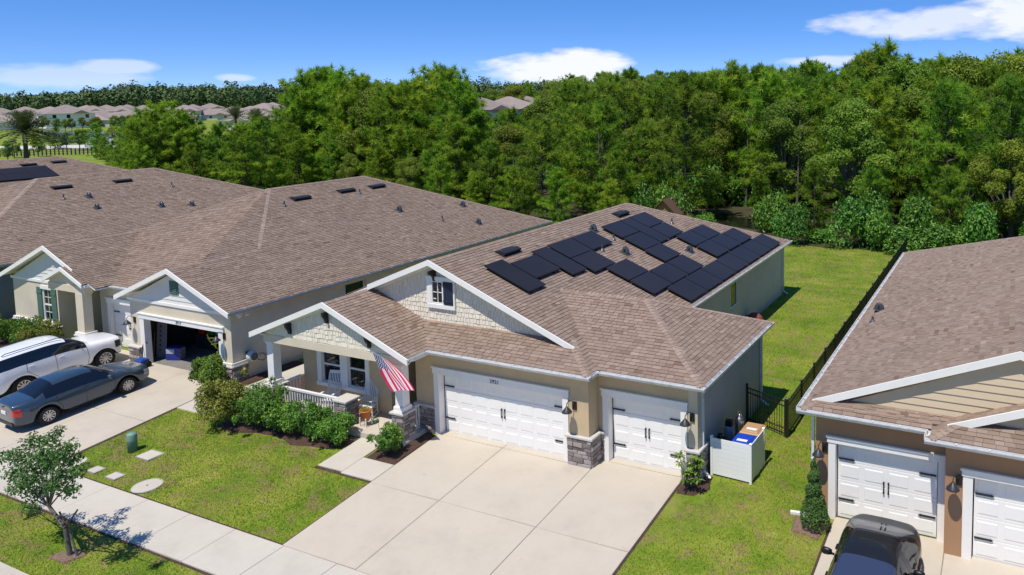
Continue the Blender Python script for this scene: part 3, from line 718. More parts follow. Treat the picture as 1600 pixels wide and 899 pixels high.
capsC = [((-.85, .4, 5.78), (-.85, 15.45, 5.78), .4), ((6.0, 22.3, 3.04), (-.85, 15.45, 5.78), .28), ((-7.7, 22.3, 3.04), (-.85, 15.45, 5.78), .28),
         ((9.46, -.02, 3.04), (6.04, 3.41, 4.41), .28), ((9.46, 6.85, 3.04), (6.04, 3.41, 4.41), .28), ((6.04, 3.41, 4.41), (2.57, 3.41, 4.41), .4),
         ((6.0, -.59, 3.04), (4.66, .75, 3.576), .28), ((-3.77, -1.59, 4.488), (-3.77, .75, 4.488), .4)]
roofC = make_roof(HC, planesC, 'shingle', 300, 3, caps=capsC)
# gutters (bottom of the front lip near z = 3.0)
gutter(HC, (-.12, -.60, 3.045), (6.14, -.60, 3.045), (0, -1, 0)); gutter(HC, (6.01, -.56, 3.045), (6.01, -.06, 3.045), (1, 0, 0), hang=False)
gutter(HC, (6.12, -.03, 3.045), (9.59, -.03, 3.045), (0, -1, 0)); gutter(HC, (9.47, .0, 3.045), (9.47, 6.86, 3.045), (1, 0, 0))
gutter(HC, (6.01, 6.9, 3.045), (6.01, 22.35, 3.045), (1, 0, 0)); gutter(HC, (-.14, -1.57, 3.045), (-.14, -.68, 3.045), (1, 0, 0), hang=False)
gutter(HC, (-7.41, -1.57, 3.045), (-7.41, .7, 3.045), (-1, 0, 0)); gutter(HC, (-7.71, .45, 3.045), (-7.71, 22.3, 3.045), (-1, 0, 0))
downspout(HC, 9.22, .62, 2.98); downspout(HC, 9.22, 6.42, 2.98, turn=(.28, -.1)); downspout(HC, 5.73, 21.86, 2.98, turn=(.28, -.1))
# barge boards and gable walls
rake(HC, [(-3.7, zML(-3.7, 0)), (-.85, 5.78), (4.98, zMR(4.98, 0))], .36, .405)
rake(HC, [(-7.5, 3.0), (-3.77, 4.488), (-.05, 3.0)], -1.64, -1.595)
g = B(); g.prism([(-7.3, .75, 2.9), (5.7, .75, 2.9), (5.7, .75, 3.05), (-.85, .75, 5.66), (-7.3, .75, 3.05)], (0, .12, 0)); gw = g.build('gable_wall', MT['stucco_tan'], HC)
siding_shakes(gw, [(-7.2, 3.0), (5.6, 3.0), (-.85, 5.62)], .75, 21)
frieze(HC, [(-3.9, zML(-3.9, 0)-.12), (-.85, 5.66), (4.6, zMR(4.6, 0)-.12)], .725)
g = B(); g.prism([(-7.08, -1.37, 2.98), (-.47, -1.37, 2.98), (-3.77, -1.37, 4.36)], (0, .12, 0)); gp = g.build('gable_wall', MT['stucco_tan'], HC)
siding_shakes(gp, [(-7.05, 3.0), (-.5, 3.0), (-3.77, 4.34)], -1.37, 22)
frieze(HC, [(-7.0, 3.0+S*.45-.02), (-3.77, 4.36), (-.55, 3.0+S*.45-.02)], -1.395)
def bracket(x, y, z, d=.34):
    b = B(); pr = [(0, 0), (0, -.42), (-.09, -.40), (-.12, -.28), (-.2, -.16), (-d+.02, -.12), (-d, -.02), (-d, 0)]
    b.prism([(x-.045, y+a, z+c) for a, c in pr], (.09, 0, 0)); b.build('bracket', MT['black_metal'], HC)
bracket(-.85, .73, 5.42); bracket(-3.77, -1.39, 4.16, .24); bracket(-5.62, -1.39, 3.56, .24); bracket(-1.86, -1.39, 3.56, .24)
wg = window(HC, -1.02, -.48, 4.2, 5.04, .70, (2, 2), False)
t = B(); t.box(-1.2, .66, 4.06, .02, .72, 4.2); t.box(-1.2, .67, 4.2, -1.02, .72, 5.05); t.box(-.04, .67, 4.2, .02, .72, 5.05); t.box(-1.22, .64, 5.05, .04, .72, 5.19); t.build('window_trim', MT['trim'], HC)
shutter(HC, -.46, -.05, 4.22, 5.04, .695, 'navy')
# walls
w = B()
wall_y(w, -.25, .22, -1.0, 5.8, 0, 2.96, [(0, 4.9, -1, 2.13)])
wall_y(w, .32, .22, 5.805, 9.15, 0, 2.96, [(6.2, 8.64, -1, 2.13)])
wall_x(w, 5.8, .2, -.03, .318, 0, 2.96)
w.box(-1.0, -.03, 0, -.8, 1.9, 2.96)
wall_y(w, .05, .2, -6.8, -2.45, 0, 2.96, [(-5.82, -4.86, .88, 2.28), (-4.5, -3.62, .88, 2.28)])
w.box(-6.8, .25, 0, -6.6, 2.2, 2.96); w.box(-2.65, .25, 0, -2.45, 1.68, 2.96); w.box(-2.65, 1.68, 0, -.8, 1.9, 2.96); w.box(-7.3, 2.2, 0, -6.6, 2.4, 2.96)
w.build('wall', MT['stucco_tan'], HC)
w = B()
wall_x(w, 9.15, .2, .545, 6.5, 0, 2.96); w.box(5.652, 6.3, 0, 8.948, 6.5, 2.96)
wall_x(w, 5.65, .2, 6.51, 21.95, 0, 2.96, [(13.15, 14.15, 1.42, 2.62)])
w.box(-7.3, 21.75, 0, 5.44, 21.95, 2.96); w.box(-7.3, 2.41, 0, -7.1, 21.74, 2.96)
w.build('side_wall', MT['stucco_fill_lit'], HC)
c = B(); c.box(-7.4, -1.3, 2.88, -.1, .05, 2.92); c.build('porch_ceiling', MT['trim'], HC)
c = B(); c.box(-.2, .25, 2.9, 5.7, 6.2, 2.94); c.box(5.5, .6, 2.9, 9.0, 6.2, 2.94); c.box(-6.5, .3, 2.9, 5.5, 21.7, 2.935); c.build('ceiling', MT['interior'], HC)
# beam over the porch
c = B(); c.box(-7.05, -1.40, 2.70, -.5, -1.08, 2.985); c.box(-7.05, -1.08, 2.70, -6.8, .05, 2.985); c.box(-.75, -1.08, 2.70, -.5, -.25, 2.985); c.build('porch_beam', MT['stucco_cream'], HC)
# garage doors
garage_door(HC, .03, 4.87, .0, 2.10, 8); door_trim(HC, 0, 4.9, -.25, 2.13); house_number(HC, '2921', 2.35, -.312, 2.165, .17)
garage_door(HC, 6.23, 8.61, .57, 2.10, 4); door_trim(HC, 6.2, 8.64, .32, 2.13)
wall_lamp(HC, 5.26, -.292, 1.92); wall_lamp(HC, 8.93, .278, 1.95)
# stone wainscot
stone_pier(HC, 5.08, 5.93, -.33, .27, .92, 'yx', 5); stone_pier(HC, 5.935, 6.02, .27, .40, .92, 'yx', 8); stone_pier(HC, -1.02, -.2, -.29, -.2, .92, 'y', 11); stone_pier(HC, 8.86, 9.24, .2, .9, .92, 'yx', 14)
p = B(); p.box(5.2, -.29, 1.0, 5.84, -.2505, 2.95); p.box(5.801, -.25, 1.0, 5.84, .315, 2.95); p.build('corner_pilaster', MT['stucco_tan'], HC)
p = B(); p.box(8.9, .28, 1.0, 9.19, .3195, 2.95); p.box(9.151, .32, 1.0, 9.19, .85, 2.95); p.build('corner_pilaster', MT['stucco_fill_lit'], HC)
# porch: floor, piers, columns, railings
f = B(); f.box(-7.2, -1.42, -.16, -.6, .05, .115); f.box(-2.45, .05, -.1, -1.0, 1.68, .114); f.build('porch_floor', MT['concrete_walk'], HC)
stone_pier(HC, -3.70, -3.18, -1.34, -.8, .98, 'yx', 31, z0=.0); stone_pier(HC, -1.10, -.62, -1.34, -.8, .98, 'yx', 33, z0=-.1); stone_pier(HC, -7.24, -6.7, -1.34, -.8, .98, 'yx', 35, z0=-.1)
def column(x, y):
    b = B(); b.box(x-.16, y-.16, 1.056, x+.16, y+.16, 2.70); c = b.build('column', MT['trim'], HC)
    q = B(); q.bbox(x-.21, y-.21, 1.056, x+.21, y+.21, 1.22, .03, 'z+'); q.bbox(x-.19, y-.19, 2.55, x+.19, y+.19, 2.699, .02, 'z-'); q.build('mouldings', MT['trim'], c)
column(-.86, -1.07); column(-6.97, -1.07)
def railing(p0, p1, z0=.2, z1=.98, n=None):
    p0 = Vector((*p0, 0)); p1 = Vector((*p1, 0)); d = p1-p0; L = d.length; d.normalize(); h = Vector((-d.y, d.x, 0))
    b = B()
    for za, zb, w in ((z1-.07, z1, .05), (z0, z0+.06, .03)):
        b.prism([p0-h*w+Vector((0, 0, za)), p1-h*w+Vector((0, 0, za)), p1+h*w+Vector((0, 0, za)), p0+h*w+Vector((0, 0, za))], (0, 0, zb-za))
    r = b.build('railing', MT['white_paint'], HC); n = n or int(L/.125)
    q = B(); q.box(-.018, -.018, z0+.06, .018, .018, z1-.07); me = q.mesh('baluster'); me.materials.append(MT['white_paint'])
    for i in range(n):
        c = p0+d*(L*(i+.5)/n); link('baluster', me, None, r, M=Matrix.Translation(c))
railing((-6.68, -1.07), (-3.72, -1.07)); railing((-6.97, -.78), (-6.97, .04)); railing((-.86, -.78), (-.86, -.27), z0=.1)
k = B(); k.box(-1.08, -1.42, -.16, -.56, -.3, .06); k.build('porch_kerb', MT['concrete_walk'], HC)
# porch windows and entry
for a, c in ((-5.82, -4.86), (-4.5, -3.62)):
    window(HC, a, c, .88, 2.28, .08, (1, 1), True)
t = B(); t.box(-6.08, -.02, .74, -3.4, .048, .88); t.box(-6.04, -.0, .88, -5.82, .048, 2.28); t.box(-4.86, -.0, .88, -4.5, .048, 2.28); t.box(-3.62, -.0, .88, -3.44, .048, 2.28); t.box(-6.08, -.02, 2.28, -3.4, .048, 2.46); t.build('window_trim', MT['trim'], HC)
e = B(); e.box(-2.2, 1.62, .12, -1.25, 1.675, 2.2); ed = e.build('front_door', MT['entry_door'], HC)
for zz in (.3, 1.0, 1.6):
    q = B(); q.bbox(-2.1, 1.6, zz, -1.78, 1.622, zz+.5, .02, 'y-'); q.bbox(-1.68, 1.6, zz, -1.35, 1.622, zz+.5, .02, 'y-'); q.build('panel', MT['entry_door'], ed)
window(HC, 13.16, 14.14, 1.43, 2.61, 0, (1, 1), False, 'glass_green', side=5.62)
# roof fittings
box_vent(HC, -.05, 3.95, zMR, 1); box_vent(HC, -.17, 13.45, zMR, 1)
for x, y in ((.3, 9.9), (2.23, 9.27), (3.63, 13.15)): goose_vent(HC, x, y, zMR)
for x, y in ((1.25, 10.02), (1.6, 8.35), (1.59, 15.7)): pipe_vent(HC, x, y, zMR, .26)
# solar arrays
def solar(name, label, rects):
    xs = [r[0] for r in rects]; ys = [r[2] for r in rects]
    t = thing(name, label, 'solar panels', (sum(xs)/len(xs), sum(ys)/len(ys), zMR(sum(xs)/len(xs), 0)))
    d = Vector((1, 0, -S)).normalized(); n = Vector((S, 0, 1)).normalized(); e = Vector((0, 1, 0))
    rb = B()
    for x0, x1, y0, y1 in rects:
        O = Vector((x0, y0, zMR(x0, 0)))+n*.11; x1_, y1_ = x1+.02, y1+.02; L = (x1_-x0)/d.x; W = y1_-y0; g = .006
        b = B(); b.prism([O+d*g+e*g, O+d*(L-g)+e*g, O+d*(L-g)+e*(W-g), O+d*g+e*(W-g)], n*.04)
        p = b.build('solar_panel', MT['panel_frame'], t)
        f = B(); f.prism([O+d*(g+.018)+e*(g+.018)+n*.04, O+d*(L-g-.018)+e*(g+.018)+n*.04, O+d*(L-g-.018)+e*(W-g-.018)+n*.04, O+d*(g+.018)+e*(W-g-.018)+n*.04], n*.002); f.build('glass_face', MT['panel'], p)
        for s in (.22, .78):
            a = O+e*(W*s)-n*.1; rb.prism([a-e*.02, a+d*L-e*.02, a+d*L+e*.02, a+e*.02], n*.098)
    rb.build('mounting_rails', MT['panel_frame'], t)
    return t
solar('solar_array', 'zig-zag group of black solar panels nearest the front gable', [(.36, 2.22, 1.85, 2.92), (.66, 1.77, 2.98, 4.62), (.43, 2.28, 4.68, 5.74), (.39, 1.46, 5.86, 7.62), (.39, 1.46, 7.68, 9.42), (1.50, 2.58, 5.85, 7.56)])
solar('solar_array', 'large stepped field of black solar panels reaching the rear right eave',
      [(2.63, 3.65, 6.66, 8.45), (3.69, 4.74, 6.66, 8.42), (3.69, 4.74, 8.48, 10.2), (3.69, 4.74, 10.26, 11.98), (2.58, 3.6, 10.28, 12.0), (1.48, 2.54, 10.4, 12.12), (.36, 1.42, 10.42, 12.15), (.36, 2.5, 12.2, 13.2), (.32, 1.40, 13.26, 15.0), (1.46, 2.48, 13.26, 14.95),
       (2.54, 3.55, 13.85, 15.6), (2.54, 3.55, 15.66, 17.4), (3.6, 4.66, 13.9, 15.65), (3.6, 4.66, 15.7, 17.45), (3.6, 4.66, 17.5, 19.25)]
      + [(4.80, 5.84, 7.75+i*1.845, 7.75+i*1.845+1.80) for i in range(7)])

# ------------------------------------------------------------------ neighbour with the open garage
HL = thing('house', 'cream house with open garage numbered 2917, green shutters and cars on its driveway', 'house', (-19, 8, 0))
zLR = lambda x, y: 3+S*(-10.4-x); zLF = lambda x, y: 3+.438*(y-.6); zLL = lambda x, y: 3+S*(x+28.2); zLB = lambda x, y: 3+.466*(23.2-y)
zG1 = lambda x, y: 3+S*(x+17.8); zA1 = lambda x, y: 3+.42*(x+27.7); zA2 = lambda x, y: 3+.42*(-19.7-x); zE1 = lambda x, y: 3.2+.42*(x+23.5); zE2 = lambda x, y: 3.2+.42*(-20.3-x)
rx, rz = -19.3, 6.56
planesL = [pl(zLR, (-14.1, -.32), (-10.5, -.32), (-10.5, 1.0), (-14.1, 1.0)), pl(zLR, (-19.3, 8.72), (-14.0, 1.0), (-10.5, 1.0), (-10.5, 23.1), (-19.3, 15.5)),
           pl(zG1, (-17.7, -.32), (-14.1, -.32), (-14.1, 4.2), (-17.7, 4.2)),
           pl(zLF, (-28.1, .7), (-10.6, .7), (-19.3, 8.72)), pl(zLL, (-28.1, .7), (-19.3, 8.72), (-19.3, 15.5), (-28.1, 23.1)), pl(zLB, (-28.1, 23.1), (-10.5, 23.1), (-19.3, 15.5)),
           pl(zA1, (-27.6, 0), (-23.7, 0), (-23.7, 4.6), (-27.6, 4.6)), pl(zA2, (-23.7, 0), (-19.8, 0), (-19.8, .7), (-23.7, 4.6)),
           pl(zE1, (-23.45, -.25), (-21.9, -.25), (-21.9, 2.6), (-23.45, 2.6)), pl(zE2, (-21.9, -.25), (-20.35, -.25), (-20.35, 1.1), (-21.9, 2.6))]
capsL = [((-19.3, 8.72, rz), (-19.3, 15.5, rz), .4), ((-19.3, 8.72, rz), (-28.1, .7, 3.04), .28), ((-10.5, 23.1, 3.04), (-19.3, 15.5, rz), .28), ((-14.1, -.32, 4.48), (-14.1, 4.0, 4.48), .4),
         ((-19.3, 8.72, rz), (-14.2, 4.0, 4.52), .28), ((-23.7, 0, 4.68), (-23.7, 4.5, 4.68), .4), ((-21.9, -.25, 3.87), (-21.9, 2.6, 3.87), .4)]
make_roof(HL, planesL, 'shingle_left', 0, 9, caps=capsL)
gutter(HL, (-10.49, -.3, 3.045), (-10.49, 23.1, 3.045), (1, 0, 0), 'gutter_grey'); gutter(HL, (-20.3, .69, 3.045), (-17.9, .69, 3.045), (0, -1, 0)); gutter(HL, (-20.3, -.2, 3.19), (-20.3, .6, 3.12), (1, 0, 0), hang=False)
rake(HL, [(-17.8, 3.0), (-14.1, 4.48), (-10.4, 3.0)], -.37, -.325); rake(HL, [(-27.7, 3.0), (-23.7, 4.68), (-21.4, zA2(-21.4, 0))], -.05, -.005); rake(HL, [(-23.5, 3.2), (-21.9, 3.872), (-20.3, 3.2)], -.3, -.255, .18)
g = B(); g.prism([(-17.45, .05, 2.86), (-10.86, .05, 2.86), (-14.1, .05, 4.36)], (0, .12, 0)); gl = g.build('gable_wall', MT['stucco_cream'], HL); siding_boards(gl, [(-17.3, 2.9), (-10.95, 2.9), (-14.1, 4.32)], .05, 'clap_white', .19)
g = B(); g.prism([(-27.4, .35, 2.86), (-20.2, .35, 2.86), (-23.7, .35, 4.56)], (0, .12, 0)); gl = g.build('gable_wall', MT['stucco_cream'], HL); siding_boards(gl, [(-27.2, 2.9), (-20.3, 2.9), (-23.7, 4.5)], .35, 'clap_white', .19)
g = B(); g.prism([(-23.4, .0, 3.0), (-20.4, .0, 3.0), (-20.4, .0, 3.2), (-21.9, .0, 3.78), (-23.4, .0, 3.2)], (0, .2, 0)); g.build('gable_wall', MT['stucco_cream'], HL)
tb = B(); tb.box(-17.5, .0, 2.80, -10.84, .06, 2.92); tb.build('frieze_board', MT['trim'], HL); tb = B(); tb.box(-27.4, .3, 2.80, -23.4, .36, 2.92); tb.build('frieze_board', MT['trim'], HL)
# louvre vent in the gable
v = B(); v.box(-14.5, .0, 3.35, -13.95, .045, 3.92); lv = v.build('louvre_vent', MT['sage'], HL)
for i in range(6):
    q = B(); q.box(-14.44, -.03, 3.40+i*.08, -14.01, .0, 3.45+i*.08); q.build('louvre', MT['sage'], lv)
w = B()
wall_y(w, .05, .2, -17.4, -10.85, 0, 2.9, [(-16.45, -11.6, -1, 2.06)]); wall_x(w, -10.85, .2, .251, 22.7, 0, 2.96, [(5.9, 7.2, .2, 2.7), (8.15, 9.05, 1.5, 2.58), (9.4, 10.3, 1.5, 2.58)])
w.box(-17.4, .25, 0, -17.2, 1.0, 2.9); wall_y(w, 1.0, .2, -21.3, -17.2, 0, 2.96, [(-20.55, -18.1, -1, 2.1)]); wall_y(w, .35, .2, -27.3, -23.5, 0, 2.9, [(-24.75, -24.05, .95, 2.5)])
w.box(-23.7, .55, 0, -23.5, 3.0, 2.9); w.box(-23.5, 2.8, 0, -21.3, 3.0, 2.9); w.box(-21.3, 1.2, 0, -21.1, 3.0, 2.9); w.box(-27.3, .55, 0, -27.1, 22.7, 2.9); w.box(-27.1, 22.5, 0, -11.05, 22.7, 2.9)
w.build('wall', MT['stucco_cream'], HL)
# inside of the garage
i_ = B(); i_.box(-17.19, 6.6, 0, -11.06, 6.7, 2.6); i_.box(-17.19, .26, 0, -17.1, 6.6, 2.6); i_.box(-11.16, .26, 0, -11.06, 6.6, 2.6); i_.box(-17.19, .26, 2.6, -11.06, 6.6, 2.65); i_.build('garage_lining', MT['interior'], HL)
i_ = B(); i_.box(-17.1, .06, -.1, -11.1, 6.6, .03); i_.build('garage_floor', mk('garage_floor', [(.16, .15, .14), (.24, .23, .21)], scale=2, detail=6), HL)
door_trim(HL, -16.45, -11.6, .05, 2.06, w=.3); house_number(HL, '2917', -14.05, -.012, 2.095, .17)
garage_door(HL, -20.52, -18.13, 1.14, 2.1, 4); door_trim(HL, -20.55, -18.1, 1.0, 2.1)
wall_lamp(HL, -17.2, .05, 1.92); wall_lamp(HL, -11.35, .05, 1.92)
stone_pier(HL, -17.5, -16.75, -.05, .3, .72, 'yx', 51); stone_pier(HL, -11.3, -10.78, -.03, .68, .68, 'yx', 53); stone_pier(HL, -27.35, -23.45, .28, .36, .72, 'yx', 55)
# white band above the stone
tb = B(); tb.box(-11.33, -.06, .70, -10.76, .0, .86); tb.box(-10.79, .0, .70, -10.74, .7, .86); tb.box(-27.38, .26, .74, -23.44, .34, .9); tb.build('band_course', MT['trim'], HL)
en = B(); en.box(-21.3, -.05, .75, -20.75, .35, 2.72); en.box(-23.45, -.04, 2.72, -20.5, .3, 3.05); en.build('entry_post', MT['stucco_cream'], HL); stone_pier(HL, -21.4, -20.65, -.1, .4, .72, 'yx', 57); en = B(); en.box(-21.42, -.12, .77, -20.63, .42, .9); en.build('band_course', MT['trim'], HL)
e = B(); e.box(-23.2, 2.74, .1, -22.2, 2.79, 2.15); e.build('front_door', MT['entry_door'], HL)
window(HL, -24.75, -24.05, .95, 2.5, .38, (2, 4), True); shutter(HL, -25.2, -24.8, .85, 2.55, .34, 'sage'); shutter(HL, -24.0, -23.6, .85, 2.55, .34, 'sage')
tb = B(); tb.box(-24.85, .29, 2.5, -23.95, .345, 2.68); tb.box(-24.85, .27, .8, -23.95, .345, .95); tb.build('window_trim', MT['trim'], HL)
window(HL, 8.15, 9.05, 1.5, 2.58, 0, (1, 1), False, side=-10.88); window(HL, 9.4, 10.3, 1.5, 2.58, 0, (1, 1), False, side=-10.88); window(HL, 5.9, 7.2, .2, 2.7, 0, (1, 1), False, 'glass_green', side=-11.0)
for x, y in ((-17.85, 9.55), (-17.9, 12.75), (-17.86, 15.1)): box_vent(HL, x, y, zLR, 1)
for x, y in ((-14.97, 13.9), (-12.1, 17.5), (-14.17, 18.6)): goose_vent(HL, x, y, zLR)
for x, y in ((-17.36, 8.1), (-13.2, 15.5), (-17.4, 13.3)): pipe_vent(HL, x, y, zLR, .28)

# ------------------------------------------------------------------ brown neighbour
HR = thing('house', 'brown stucco house with white garage doors and a dark car parked in front', 'house', (18, 8, 0))
zRL = lambda x, y: 3+S*(x-12.3); zRF = lambda x, y: 3+S*(y+.44); zRB = lambda x, y: 3+S*(21.4-y); zRR = lambda x, y: 3+S*(28.7-x); zB2 = lambda x, y: 3+S*(22.99-x)
zBF = lambda x, y: 3+S*(y+.97); zBL = lambda x, y: 3+S*(x-15.6)
zGR = lambda x, y: 5.136-S*(x-17.64)
planesR = [pl(zRL, (12.4, .05), (17.64, .05), (17.64, 4.9), (12.4, 4.9)), pl(zRL, (12.4, 4.9), (17.64, 4.9), (20.5, 7.76), (20.5, 13.2), (12.4, 21.3)), pl(zRL, (12.4, -.34), (12.79, .05), (12.4, .05)), pl(zGR, (17.64, .05), (22.9, .05), (22.9, 4.9), (17.64, 4.9)),
           pl(zRF, (12.4, -.34), (15.7, -.34), (15.7, .4), (13.14, .4)), pl(zRF, (12.6, -.14), (28.6, -.3), (20.5, 7.76)), pl(zRB, (12.4, 21.3), (20.5, 13.2), (28.6, 21.3)), pl(zRR, (20.5, 7.76), (28.6, -.3), (28.6, 21.3), (20.5, 13.2)),
           pl(zBF, (15.7, -.87), (22.9, -.87), (22.9, .05), (16.62, .05)), pl(zBL, (15.7, -.87), (16.97, .4), (15.7, .4)),
           pl(lambda x, y: 3+S*(x-15.6), (16.27, -.3), (19.3, -.3), (19.3, .6), (16.27, .6)), pl(lambda x, y: 3+S*(22.99-x), (19.3, -.3), (22.9, -.3), (22.9, .6), (19.3, .6))]
capsR = [((17.64, .05, 5.136), (17.64, 4.9, 5.136), .4), ((12.4, 21.3, 3.04), (20.5, 13.2, 6.28), .28), ((12.4, -.34, 3.04), (12.79, .05, 3.196), .28), ((15.7, -.87, 3.04), (16.27, -.3, 3.27), .28)]
make_roof(HR, planesR, 'shingle', 300, 17, caps=capsR)
gutter(HR, (12.3, -.35, 3.045), (15.62, -.35, 3.045), (0, -1, 0)); gutter(HR, (12.39, -.33, 3.045), (12.39, 21.3, 3.045), (-1, 0, 0)); gutter(HR, (15.58, -.88, 3.045), (22.9, -.88, 3.045), (0, -1, 0)); gutter(HR, (15.69, -.86, 3.045), (15.69, -.42, 3.045), (-1, 0, 0), hang=False)
rake(HR, [(12.62, zRL(12.62, 0)), (17.64, 5.136), (22.7, zGR(22.7, 0))], .0, .045); rake(HR, [(16.06, zBL(16.06, 0)), (19.3, 4.48), (22.6, 3.16)], -.35, -.305)
g = B(); g.prism([(13.0, .2, 3.0), (22.2, .2, 3.0), (17.64, .2, 5.0)], (0, .12, 0)); gl = g.build('gable_wall', MT['stucco_brown'], HR); siding_boards(gl, [(13.05, 3.02), (22.1, 3.02), (17.64, 4.93)], .2, 'clap_cream', .2)
g = B(); g.prism([(16.1, -.13, 2.96), (22.4, -.13, 2.96), (19.3, -.13, 4.36)], (0, .12, 0)); gl = g.build('gable_wall', MT['stucco_brown'], HR); siding_boards(gl, [(16.2, 3.0), (22.2, 3.0), (19.3, 4.3)], -.13, 'clap_cream', .2)
w = B(); wall_y(w, -.05, .22, 12.75, 16.05, 0, 2.96, [(13.28, 15.85, -1, 2.13)]); wall_y(w, -.55, .22, 16.05, 22.4, 0, 2.96, [(16.68, 19.2, -1, 2.13)]); w.box(16.05, -.33, 0, 16.25, .16, 2.96)
w.box(12.75, .17, 0, 12.95, 20.9, 2.96); w.box(12.95, 20.7, 0, 28.2, 20.9, 2.96); w.box(28.0, -.3, 0, 28.2, 20.7, 2.96); w.box(22.2, -.3, 0, 28.0, -.1, 2.96); w.build('wall', MT['stucco_brown'], HR)
garage_door(HR, 13.31, 15.82, .12, 2.1, 4); door_trim(HR, 13.28, 15.85, -.05, 2.13, w=.19, head=.2); garage_door(HR, 16.71, 19.17, -.38, 2.1, 4); door_trim(HR, 16.68, 19.2, -.55, 2.13, w=.22, head=.2)
wall_lamp(HR, 12.9, -.05, 1.95); wall_lamp(HR, 16.27, -.55, 1.98)
downspout(HR, 12.66, -.0, 2.98, turn=(-.25, -.1)); goose_vent(HR, 12.98, 9.0, zRL); pipe_vent(HR, 12.99, 7.45, zRL, .2)

# ------------------------------------------------------------------ houses farther along the street (only roofs and upper walls show)
def far_row_house(x, label, ridge_y=(7.5, 14.9), solar_=None, vents=(), goose=(), pipes=(), wallmat='stucco_grey', seed=30, dz=0, hipx=None):
    H = thing('house', label, 'house', (x, 8, 0))
    e = x+9.1; zr = 3+S*8.9+dz
    k = (zr-3)/9.1
    z1 = lambda a, b: 3+k*(e-a); z2 = lambda a, b: 3+k*(a-(x-9.1)); y0, y1 = ridge_y; fy = y0-(zr-3)/S; by = y1+(zr-3)/S; z3 = lambda a, b: 3+S*(b-fy); z4 = lambda a, b: 3+S*(by-b)
    P = [pl(z1, (x, y0), (e-.1, fy+.1), (e-.1, by-.1), (x, y1)), pl(z2, (x, y0), (x-9, fy+.1), (x-9, by-.1), (x, y1)), pl(z3, (x-9, fy+.1), (e-.1, fy+.1), (x, y0)), pl(z4, (x-9, by-.1), (e-.1, by-.1), (x, y1))]
    caps = [((x, y0, zr), (x, y1, zr), .4), ((x, y0, zr), (e-.1, fy+.1, 3.04), .28), ((e-.1, by-.1, 3.04), (x, y1, zr), .28), ((x, y0, zr), (x-9, fy+.1, 3.04), .28)]
    # front garage wing
    zw1 = lambda a, b: 3+S*((e+.0)-a); zw2 = lambda a, b: 3+S*(a-(e-7.4))
    P += [pl(zw1, (e-3.7, -.6), (e-.1, -.6), (e-.1, fy+2), (e-3.7, fy+4)), pl(zw2, (e-3.7, -.6), (e-7.3, -.6), (e-7.3, fy+1), (e-3.7, fy+4))]
    make_roof(H, P, 'shingle_left', 0, seed, expo=.19, caps=caps)
    w = B(); w.box(x-8.6, fy+.5, 0, e-.5, by-.5, 2.95); w.box(e-7.0, -.2, 0, e-.5, fy+.5, 2.95); w.build('wall', MT[wallmat], H)
    g = B(); g.prism([(e-7.0, -.2, 2.95), (e-.5, -.2, 2.95), (e-3.7, -.2, 4.3)], (0, .1, 0)); g.build('gable_wall', MT['clap_white'], H)
    rake(H, [(e-7.4, 3.0), (e-3.7, 4.48), (e, 3.0)], -.65, -.605)
    gutter(H, (e-.09, -.55, 3.045), (e-.09, by-.1, 3.045), (1, 0, 0), 'gutter_grey')
    for a, b in vents: box_vent(H, a, b, z1, 1)
    for a, b in goose: goose_vent(H, a, b, z1)
    for a, b in pipes: pipe_vent(H, a, b, z1)
    return H, z1
far_row_house(-39.0, 'dark roofed house beside the cream house, partly hidden behind its roof', (7.4, 14.8), vents=((-37.5, 8.0), (-37.5, 11.7)), goose=((-35.9, 8.7), (-34.4, 8.3), (-33.6, 11.8), (-33.2, 13.6)), pipes=((-36.0, 7.3), (-36.0, 14.1)), seed=40)
H3, z3f = far_row_house(-58.4, 'roof of the farthest house of the row, with a black solar field', (10, 18.6), vents=((-57.2, 15.7), (-57.3, 18.0)), wallmat='stucco_cream', seed=41, dz=.1)
t = thing('solar_array', 'flat black solar field on the farthest roof at the left edge', 'solar panels', (-55.6, 13, 6))
for i in range(3):
    for j in range(2):
        x0 = -56.6+j*1.0; y0 = 11.4+i*1.75; b = B(); b.prism([(x0, y0, z3f(x0, 0)+.12), (x0+.98, y0, z3f(x0+.98, 0)+.12), (x0+.98, y0+1.73, z3f(x0+.98, 0)+.12), (x0, y0+1.73, z3f(x0, 0)+.12)], (.015, 0, .04)); b.build('solar_panel', MT['panel'], t)
# ------------------------------------------------------------------ cars
def car_paint(name, c, rough=.3, metal=.0): return mk(name, [c], rough=rough, metal=metal, spec=.5, coat=1.0)
MT['tyre'] = mk('tyre', [(.012, .012, .012)], rough=.8)
MT['alloy'] = mk('alloy', [(.55, .55, .56)], rough=.3, metal=.8)
MT['car_black'] = mk('car_black', [(.008, .008, .009)], rough=.4)
MT['car_glass'] = mk('car_glass', [(.006, .007, .010)], rough=.03, spec=.8)
MT['windscreen'] = mk('windscreen', [(.035, .045, .085)], rough=.03, spec=.6, coat=.5)
MT['red_lens'] = mk('red_lens', [(.42, .010, .012)], rough=.15, coat=1.0)
MT['clear_lens'] = mk('clear_lens', [(.5, .52, .55)], rough=.1, metal=.3, coat=1.0)
MT['chrome'] = mk('chrome', [(.7, .7, .7)], rough=.15, metal=1.0)

